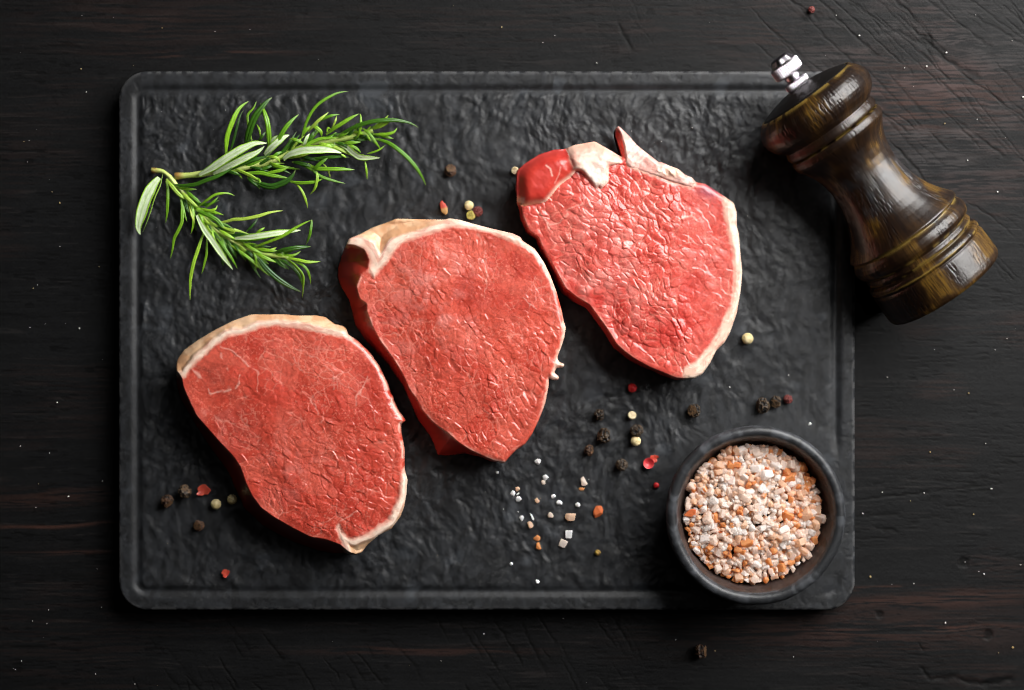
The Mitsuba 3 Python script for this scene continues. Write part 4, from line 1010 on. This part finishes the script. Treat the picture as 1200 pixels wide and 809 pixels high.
def salt():
    r = np.random.default_rng(33)
    rad = 32.0
    surf = lambda x, y: 19.5 + 4.6 * (1 - ((x + 1) ** 2 + (y - .5) ** 2) / rad ** 2) + 1.2 * (fbm(x / 9 + 5, y / 9, 2, 130) - .5)
    # seat the visible crystals by dart throwing, big ones first
    pts = []
    for size in np.r_[r.uniform(2.3, 2.9, 40), r.uniform(1.8, 2.3, 1500), r.uniform(1.2, 1.7, 3000)]:
        rr, th = (rad - size * .75) * math.sqrt(r.random()), r.random() * 2 * math.pi
        x, y = rr * math.cos(th), rr * math.sin(th)
        if pts:
            q = np.array(pts)
            d = np.hypot(q[:, 0] - x, q[:, 1] - y)
            if (d < .64 * (q[:, 2] + size)).any():
                continue
        pts.append((x, y, size))
    pts = np.array(pts)
    order = np.argsort(-pts[:, 2])
    heap = {k: [] for k in SALT}
    name_n = 0
    kinds = list(SALT)
    def kind(x, y, size):
        edge = math.hypot(x, y) / rad
        o = fbm(np.array([x / 8 + 3.]), np.array([y / 8]), 2, 131)[0] - .5
        w = np.array([.36 - .20 * edge, .36, .17 + .07 * edge, .07 + .17 * edge * edge, .012]) * np.array([1 - 1.2 * o, 1, 1 + o, max(.1, 1 + 2.6 * o), 1])
        return kinds[r.choice(5, p=w / w.sum())]
    out = []
    for n, i in enumerate(order):
        x, y, s = pts[i]
        kd = kind(x, y, s)
        R = rot(r) @ np.diag(s * np.array([r.uniform(.95, 1.2), r.uniform(.85, 1.05), r.uniform(.75, 1.0)]))
        z = surf(x, y) - s * .15 + r.uniform(-.5, .9)
        m = np.eye(4); m[:3, :3] = R * .001; m[:3, 3] = [BC[0] + x * .001, BC[1] + y * .001, ZB + z * .001]
        out.append((kd, m, int(r.integers(NT))))
    for kd, m, ti in out[:272]:
        key = 'salt_crystal' + (f'_{name_n:03d}' if name_n else '')
        name_n += 1
        scene[key] = {**crystal_ply(ti, 'mat_salt_' + kd), 'to_world': T(m.tolist())}
        labels[key] = {'label': SALT_LABEL[kd][0], 'category': 'salt crystal', 'group': SALT_LABEL[kd][1]}
    rest = out[272:]
    for lay in range(2):          # the heap under them
        for a in range(640):
            rr, th = (rad - 1.6 - 1.2 * lay) * math.sqrt(r.random()), r.random() * 2 * math.pi
            x, y, s = rr * math.cos(th), rr * math.sin(th), r.uniform(1.3, 2.3)
            R = rot(r) @ np.diag(s * np.array([1.1, .95, .85]))
            m = np.eye(4); m[:3, :3] = R * .001; m[:3, 3] = [BC[0] + x * .001, BC[1] + y * .001, ZB + (surf(x, y) - 1.1 - 2.0 * lay) * .001]
            rest.append((kind(x, y, s), m, int(r.integers(NT))))
    for a in range(380):          # fine grains that fill the gaps
        rr, th = (rad - 1.5) * math.sqrt(r.random()), r.random() * 2 * math.pi
        x, y, s = rr * math.cos(th), rr * math.sin(th), r.uniform(.7, 1.25)
        m = np.eye(4); m[:3, :3] = rot(r) * s * .001; m[:3, 3] = [BC[0] + x * .001, BC[1] + y * .001, ZB + (surf(x, y) - .1) * .001]
        rest.append((['white', 'pale', 'pale', 'peach'][a % 4], m, int(r.integers(NT))))
    for kd in SALT:
        ms = [(m, ti) for k, m, ti in rest if k == kd]
        if ms:
            meshes = []
            for m, ti in ms:
                t = TEMPL[ti].copy(); t.apply_transform(m); meshes.append(t)
            key = 'salt_heap__' + {'white': 'white_grains', 'pale': 'pale_grains', 'peach': 'peach_grains', 'orange': 'orange_grains', 'deep': 'red_grains'}[kd]
            scene[key] = mikit.ply(trimesh.util.concatenate(meshes), 'mat_salt_' + kd)
            labels[key] = {'kind': 'stuff'}
    labels['salt_heap'] = {'label': 'heap of small pink and white salt grains filling the black bowl', 'category': 'salt', 'kind': 'stuff'}
    # crystals spilled on the board: x, y, width, length, turn, colour, label
    spill = [(630.5, 541, 8, 10, -25, 'white', 'clear salt crystal nearest the lower tip of the middle steak'), (639.5, 559.7, 8, 9, 50, 'white', 'clear salt crystal touching a cream one, right below the middle steak\'s tip'),
             (636.6, 565.4, 6, 7, 90, 'pale', 'cream salt crystal touching the lower left of a clear one'), (606.4, 573.4, 7, 7, 10, 'peach', 'peach salt crystal on top of the left cluster of spilled crystals'),
             (601, 578.5, 6, 9, 20, 'white', 'clear narrow salt crystal at the far left of the spilled salt'), (607.2, 579, 3, 6, 70, 'white', 'thin white salt splinter in the left cluster of spilled crystals'),
             (607.7, 585, 7, 9, -40, 'white', 'clear salt crystal at the bottom of the left cluster'), (629.5, 586.6, 6, 9, -35, 'peach', 'small peach salt crystal lying alone in the middle left of the spill'),
             (648.5, 582, 6, 7, 0, 'white', 'small clear salt crystal, upper one of the central pair'), (655.4, 589.5, 8, 8, 30, 'white', 'clear salt crystal, lower right one of the central pair'),
             (677, 592, 6.5, 7.5, 20, 'white', 'small clear salt crystal between the peach chunk and the cream one'), (684.5, 564, 10.5, 14, 15, 'pale', 'large cream salt crystal lying on a small orange chip'),
             (682, 572.8, 5, 9.5, 85, 'orange', 'flat orange salt chip under the large cream crystal'), (701, 600, 12, 20, 12, 'deep', 'long red-orange salt chunk, rightmost of the spilled salt'),
             (669, 605, 13, 17, 75, 'peach', 'biggest wide peach salt chunk in the middle of the spill'), (645.4, 604, 8, 9, 40, 'pale', 'angular cream salt crystal left of the big peach chunk'),
             (611.4, 607.6, 7, 8, -20, 'white', 'round clear salt crystal at the lower left of the spill'), (623, 605.5, 3.6, 13, -30, 'white', 'long thin white salt sliver above a peach crystal'),
             (621, 615.5, 9, 10.5, 80, 'peach', 'peach salt crystal just below the long white sliver'), (666.3, 626.4, 7.5, 10.5, 3, 'white', 'clear oblong salt crystal, upper one of the lowest right pair'),
             (659.6, 637, 8, 10, 25, 'pale', 'rounded cream salt crystal under the clear oblong one'), (629, 631, 8.5, 10.5, 70, 'orange', 'orange salt crystal, upper one of the orange pair'),
             (631.6, 639.8, 9.5, 10.5, 30, 'orange', 'orange salt crystal, lower one of the orange pair'), (599.3, 661, 4.4, 5, 0, 'white', 'tiny white salt grain alone low on the left of the spill'),
             (629.4, 682, 5.5, 7.5, 70, 'white', 'small clear salt crystal close to the board\'s lower channel'), (583, 553.5, 4, 5, 60, 'white', 'tiny clear salt grain left of the middle steak\'s tip'), (949, 497, 4.5, 5.5, 30, 'white', 'tiny white salt grain right above the bowl\'s rim')]
    for px, py, w, l, turn, kd, lab in spill:
        z = on_board(px, py)[0]
        key = f'salt_crystal_{name_n:03d}'
        name_n += 1
        ti = 8 if 'oblong' in lab else int(r.choice([1, 2, 3, 5, 6, 7, 9, 10, 11]))
        a = math.radians(-turn)
        hz = .5 * min(w, l) * .42
        m = np.eye(4)
        m[:3, :3] = np.array([[math.cos(a), -math.sin(a), 0], [math.sin(a), math.cos(a), 0], [0, 0, 1]]) @ np.diag([w * .50 * S, l * .50 * S, hz * S * 1.5])
        m[:3, 3] = world(px, py, z + hz * S * .9)
        scene[key] = {**crystal_ply(ti, ('mat_clear_' if kd == 'white' else 'mat_salt_') + kd), 'to_world': T(m.tolist())}
        labels[key] = {'label': lab, 'category': 'salt crystal', 'group': 'salt crystals spilled on the board'}


salt()


# ------------------------------------------------------------------ peppercorns
def noise3(p, k, seed, oct=3):
    return meshkit.fbm(p * k + 40, oct, seed)


def peppercorn(key, px, py, r, kind, label, turn=0, onb=True):
    seed = abs(hash((round(px), round(py)))) % 9999 if False else int(px * 7 + py * 13) % 9999
    s = trimesh.creation.icosphere(5 if r > 4.5 else 4)
    p = np.array(s.vertices)
    rr = np.random.default_rng(seed)
    R = rot(rr)
    q = p @ R.T
    if kind in ('black', 'brown'):
        rid = 1 - np.abs(2 * noise3(q, 1.7, seed, 2) - 1)
        rid2 = 1 - np.abs(2 * noise3(q, 3.4, seed + 3, 2) - 1)
        f = .66 + .34 * rid ** 2 + .20 * rid2 ** 2
        hi, lo = ([.085, .052, .026], [.007, .0055, .0045]) if kind == 'black' else ([.13, .062, .030], [.012, .007, .005])
        c = mixc(lo, hi, sst(.72, .98, .6 * rid + .4 * rid2) * (.45 + .55 * noise3(q, 2.2, seed + 5, 2)))
        p = p * f[:, None]
        if rr.random() < .5 or kind == 'brown':      # a cracked side
            nrm = rot(rr)[0]; nrm[2] = abs(nrm[2]); nrm /= np.linalg.norm(nrm)
            d = p @ nrm
            cut = .62
            ov = d > cut
            p[ov] -= nrm * ((d[ov] - cut) * .85)[:, None]
            c[ov] = mixc(c[ov], [.15, .085, .042], .75 * sst(.35, .65, noise3(q[ov], 4, seed + 8, 2)))
    elif kind in ('white', 'cream', 'green'):
        f = .97 + .10 * (noise3(q, 2.4, seed, 3) - .5) + .04 * (noise3(q, 7, seed + 1, 2) - .5)
        p = p * f[:, None]
        a, b = {'white': ([.58, .45, .20], [.74, .64, .38]), 'cream': ([.60, .46, .24], [.78, .68, .46]), 'green': ([.34, .29, .06], [.52, .46, .14])}[kind]
        c = mixc(a, b, sst(.3, .7, noise3(q, 2.5, seed + 2, 3)))
        c = mixc(c, [.16, .09, .03], .8 * sst(.70, .80, noise3(q, 5, seed + 4, 2)))
        if kind != 'white':                            # halved or chipped corn: a rough flat face
            nrm = np.array([.25, .2, .95]); nrm /= np.linalg.norm(nrm)
            d = p @ nrm
            cut = .45
            ov = d > cut
            p[ov] -= nrm * ((d[ov] - cut) * (.9 + .5 * (noise3(q[ov], 4, seed + 6, 2) - .5)))[:, None]
            if kind == 'green':
                rad = np.linalg.norm(p - np.outer(p @ nrm, nrm), axis=1)
                c[ov] = mixc(c[ov], [.20, .17, .03], sst(.65, .35, rad[ov]) * noise3(q[ov], 5, seed + 7, 2) * 1.2)
    elif kind == 'red':
        f = .92 + .3 * (noise3(q, 1.5, seed, 2) - .5)
        p = p * f[:, None] * [1, .95, .8]
        c = mixc([.28, .006, .010], [.50, .025, .025], noise3(q, 3, seed + 2, 2))
    elif kind == 'darkred':
        rid = 1 - np.abs(2 * noise3(q, 2.2, seed, 2) - 1)
        p = p * (.78 + .35 * rid ** 2)[:, None]
        c = mixc([.03, .008, .008], [.16, .035, .03], rid)
    elif kind == 'husk':                               # a torn piece of thin skin, curled
        a = np.arctan2(p[:, 1], p[:, 0])
        rad = .72 + .42 * (vn(np.cos(a) * 1.6 + 7, np.sin(a) * 1.6 + seed, 3)) + .10 * np.cos(3 * a + seed) + .3 * (vn(np.cos(a) * 3 + 9, np.sin(a) * 3 + seed, 4) - .5)
        p = p * np.stack([rad, rad, .30 + 0 * rad], 1)
        p[:, 2] += .42 * (p[:, 0] ** 2 + p[:, 1] ** 2) - .1
        c = mixc([.42, .020, .020], [.55, .11, .06], noise3(q, 2.5, seed + 2, 2))
    elif kind == 'tanhusk':
        a = np.arctan2(p[:, 1], p[:, 0])
        rad = .75 + .4 * vn(np.cos(a) * 1.6 + 7, np.sin(a) * 1.6 + seed, 3)
        p = p * np.stack([rad * .62, rad * 1.15, .34 + 0 * rad], 1)
        p[:, 2] += .35 * p[:, 0] ** 2
        c = mixc([.40, .05, .03], [.42, .24, .09], sst(-.2, .3, -p[:, 1]))
    elif kind == 'shell':                              # half a pink shell, open upwards
        d = p[:, 2]
        ov = d > .1
        p[ov] = p[ov] * [1, 1, 0] * .86 + np.stack([0 * d[ov], 0 * d[ov], .1 - 1.0 * d[ov] * .75], 1)
        c = mixc([.58, .035, .05], [.66, .10, .10], noise3(q, 2.5, seed + 2, 2))
    elif kind == 'gold':
        p = p * (.7 + .6 * noise3(q, 2, seed, 2))[:, None]
        c = mixc([.05, .03, .01], [.50, .30, .05], sst(.4, .6, noise3(q, 2, seed + 1, 2)))
    a = math.radians(turn)
    p = p @ np.array([[math.cos(a), math.sin(a), 0], [-math.sin(a), math.cos(a), 0], [0, 0, 1]])
    p = p * r * S
    z = on_board(px, py)[0] if onb else 0.0
    v = p + world(px, py, z + 0.0)[None]
    v[:, 2] += -p[:, 2].min() - .0001
    w = world(px, py, v[:, 2].mean())
    v[:, :2] += w[:2] - world(px, py, z)[:2]
    put(key, v, np.array(s.faces), 'mat_pepper' if kind not in ('red', 'husk', 'shell') else 'mat_husk', np.clip(c, .003, .9))
    labels[key] = {'label': label, 'category': 'peppercorn', 'group': 'peppercorns scattered about'}


pbsdf('mat_husk', .28, .5)
CORNS = [
    (217, 576, 7.2, 'black', 'dark peppercorn by the red husk, left of the lower left steak'), (196, 587.5, 6.6, 'brown', 'cracked brown peppercorn, leftmost of all'), (239, 575, 7.4, 'husk', 'torn red husk beside the lower left steak'),
    (253, 591, 6.2, 'white', 'pale yellow peppercorn below the torn red husk'), (272, 585.5, 6.0, 'white', 'pale yellow peppercorn in the shadow touching the lower left steak'), (233, 616, 5.6, 'brown', 'small black and tan peppercorn piece, lone below the pale yellow ones'),
    (264, 672, 5.4, 'husk', 'small dull red husk close to the board\'s lower left channel'), (528, 200, 6.2, 'brown', 'pinkish brown peppercorn piece between rosemary and the brightest steak'), (520, 244, 7.2, 'tanhusk', 'long red and tan husk just above the middle steak'),
    (549.5, 241, 5.7, 'white', 'cream peppercorn above the cut yellow one, over the middle steak'), (552, 252.5, 5.6, 'green', 'halved yellow-green peppercorn touching the middle steak\'s fat'), (560, 248, 5.4, 'darkred', 'red and brown peppercorn right of the halved yellow-green one'),
    (603.5, 200, 4.6, 'cream', 'cream peppercorn half hidden behind the brightest steak\'s left corner'), (876, 397, 6.8, 'white', 'cream peppercorn alone to the right of the brightest steak'), (741, 455, 6.0, 'red', 'dark red peppercorn below the brightest steak'),
    (703, 486, 6.0, 'black', 'wrinkled black peppercorn, uppermost left of the cluster by the bowl'), (740.5, 487, 5.2, 'cream', 'cracked cream peppercorn above a black and a yellow one'), (746, 505, 6.8, 'black', 'black peppercorn touching a smooth yellow one'),
    (745, 517, 6.2, 'white', 'smooth yellow peppercorn under a black one'), (707, 511, 8.0, 'black', 'largest dark brown peppercorn in the centre of the cluster'), (691, 528, 5.6, 'brown', 'rough brown peppercorn piece, lower left of the cluster'),
    (728.5, 545, 6.2, 'black', 'black peppercorn, lowest of the cluster left of the bowl'), (760, 543, 6.4, 'shell', 'pink half shell open upwards left of the bowl'), (766.5, 537.5, 4.6, 'husk', 'small red flake leaning on the pink half shell'),
    (769, 569, 3.8, 'red', 'tiny red peppercorn bit closest to the bowl\'s left rim'), (813.5, 481.5, 7.0, 'black', 'lone black peppercorn above the bowl\'s upper left'), (893, 475.5, 8.0, 'black', 'larger black peppercorn of the row right above the bowl'),
    (909, 471, 6.2, 'black', 'small black peppercorn in the middle of the row above the bowl'), (923.5, 468, 4.8, 'darkred', 'dark red peppercorn bit ending the row above the bowl'), (700.5, 648, 3.4, 'gold', 'tiny golden brown pepper crumb below the spilled salt'),
    (661, 298.5, 3.4, 'gold', '')]
for i, (px, py, r, kd, lab) in enumerate(CORNS[:-1]):
    peppercorn('peppercorn' + (f'_{i:03d}' if i else ''), px, py, r, kd, lab, turn=i * 47)
peppercorn('peppercorn_030', 822, 763.5, 7.6, 'brown', 'brown peppercorn on the bare table below the board', onb=False)
peppercorn('peppercorn_031', 951, 11.5, 3.8, 'darkred', 'small red-brown peppercorn bit on the table at the top edge', onb=False)


# ------------------------------------------------------------------ dust of salt and pepper on table and board
def crumbs():
    r = np.random.default_rng(77)
    spots = [(95, 81, 1.2), (156, 77, 1.0), (101, 108, 1.6), (190, 33, 1.1), (252, 37, 1.1), (293, 35, .9), (43, 152, .9), (28, 166, 1.0), (34, 165, .9), (61, 225, 1.1), (70, 238, 1.3), (32, 190, .9), (39, 338, 1.6), (44, 334, 1.), (93, 385, 1.5), (67, 472, 1.4), (35, 384, 1.1),
             (116, 313, 1.4), (53, 380, 1.), (24, 523, 1.2), (58, 531, 1.2), (45, 567, 1.2), (80, 582, 1.4), (120, 564, 1.5), (42, 595, 1.2), (119, 712, 1.2), (57, 715, 1.1), (38, 728, 1.1), (55, 731, 1.2), (25, 775, 1.4), (18, 785, 1.2), (158, 802, 1.3), (112, 790, 1.2),
             (650, 42, 1.2), (636, 50, 1.2), (699, 74, 1.2), (588, 32, 1.0), (411, 80, 1.0), (531, 7, 1.), (961, 85, .9), (980, 18, 1.3), (1007, 42, 1.4), (1107, 145, 1.8), (1109, 62, 1.5), (1060, 80, 1.4), (1145, 140, 1.2), (1169, 225, 2.0), (1199, 114, 1.6), (1134, 188, 1.6), (1186, 48, 1.2),
             (1086, 78, 1.4), (1034, 577, 1.6), (1083, 578, 1.8), (1162, 573, 1.6), (1141, 603, 1.8), (1011, 602, 1.6), (1067, 587, 1.4), (1153, 673, 2.0), (1147, 670, 1.3), (1131, 659, 1.2), (1020, 676, 1.6), (1071, 684, 1.4), (1108, 730, 1.5), (1187, 759, 1.8), (1170, 765, 1.4), (1196, 662, 1.8),
             (1040, 442, 1.6), (1095, 410, 1.2), (1118, 457, 1.3), (1135, 461, 1.1), (1180, 397, 1.3), (1090, 530, 1.2), (1155, 520, 1.3), (1166, 410, 1.2), (567, 743, 1.4), (660, 725, 1.3), (838, 763, 1.2), (792, 750, 1.2), (930, 770, 1.2), (480, 780, .9)]
    spots += [(r.uniform(-10, 1210), r.uniform(-10, 815), r.uniform(.35, .75)) for _ in range(80)]
    board_spots = [(r.uniform(180, 960), r.uniform(120, 680), r.uniform(.35, .7)) for _ in range(50)] + [(924, 440, 1.6), (855, 454, 1.2), (607, 600, 1.0), (590, 597, 1.2), (775, 166, 1.2), (740, 154, 1.1), (690, 562, 1.), (960, 673, 1.4), (811, 150, 1.2)]
    parts = {'white': [], 'gold': []}
    for lst, brd in ((spots, False), (board_spots, True)):
        for px, py, s in lst:
            on = board_sd(px, py) > -1
            if on != brd:
                continue
            if not brd and board_sd(px, py) > -4:
                continue
            if brd and any(Polygon(q).buffer(3).contains(shapely.Point(px, py)) for q in (S1, S2, S3)) or np.hypot(px - BOWL[0], py - BOWL[1]) < 112:
                continue
            t = TEMPL[int(r.integers(NT))].copy()
            m = np.eye(4); m[:3, :3] = rot(r) * s * S * .68
            z = (on_board(px, py)[0] if brd else 0) + s * S * .3
            m[:3, 3] = world(px, py, z)
            t.apply_transform(m)
            parts['gold' if r.random() < .22 else 'white'].append(t)
    scene['salt_dust__white_specks'] = mikit.ply(trimesh.util.concatenate(parts['white']), 'mat_speck_white')
    scene['salt_dust__tan_specks'] = mikit.ply(trimesh.util.concatenate(parts['gold']), 'mat_speck_tan')
    labels['salt_dust'] = {'label': 'fine specks of salt and spice dust strewn over the dark table', 'category': 'crumbs', 'kind': 'stuff'}
    labels['salt_dust__white_specks'] = {'kind': 'stuff'}
    labels['salt_dust__tan_specks'] = {'kind': 'stuff'}


solid('mat_speck_white', (.50, .48, .45), .4)
solid('mat_speck_tan', (.38, .26, .12), .5)
crumbs()
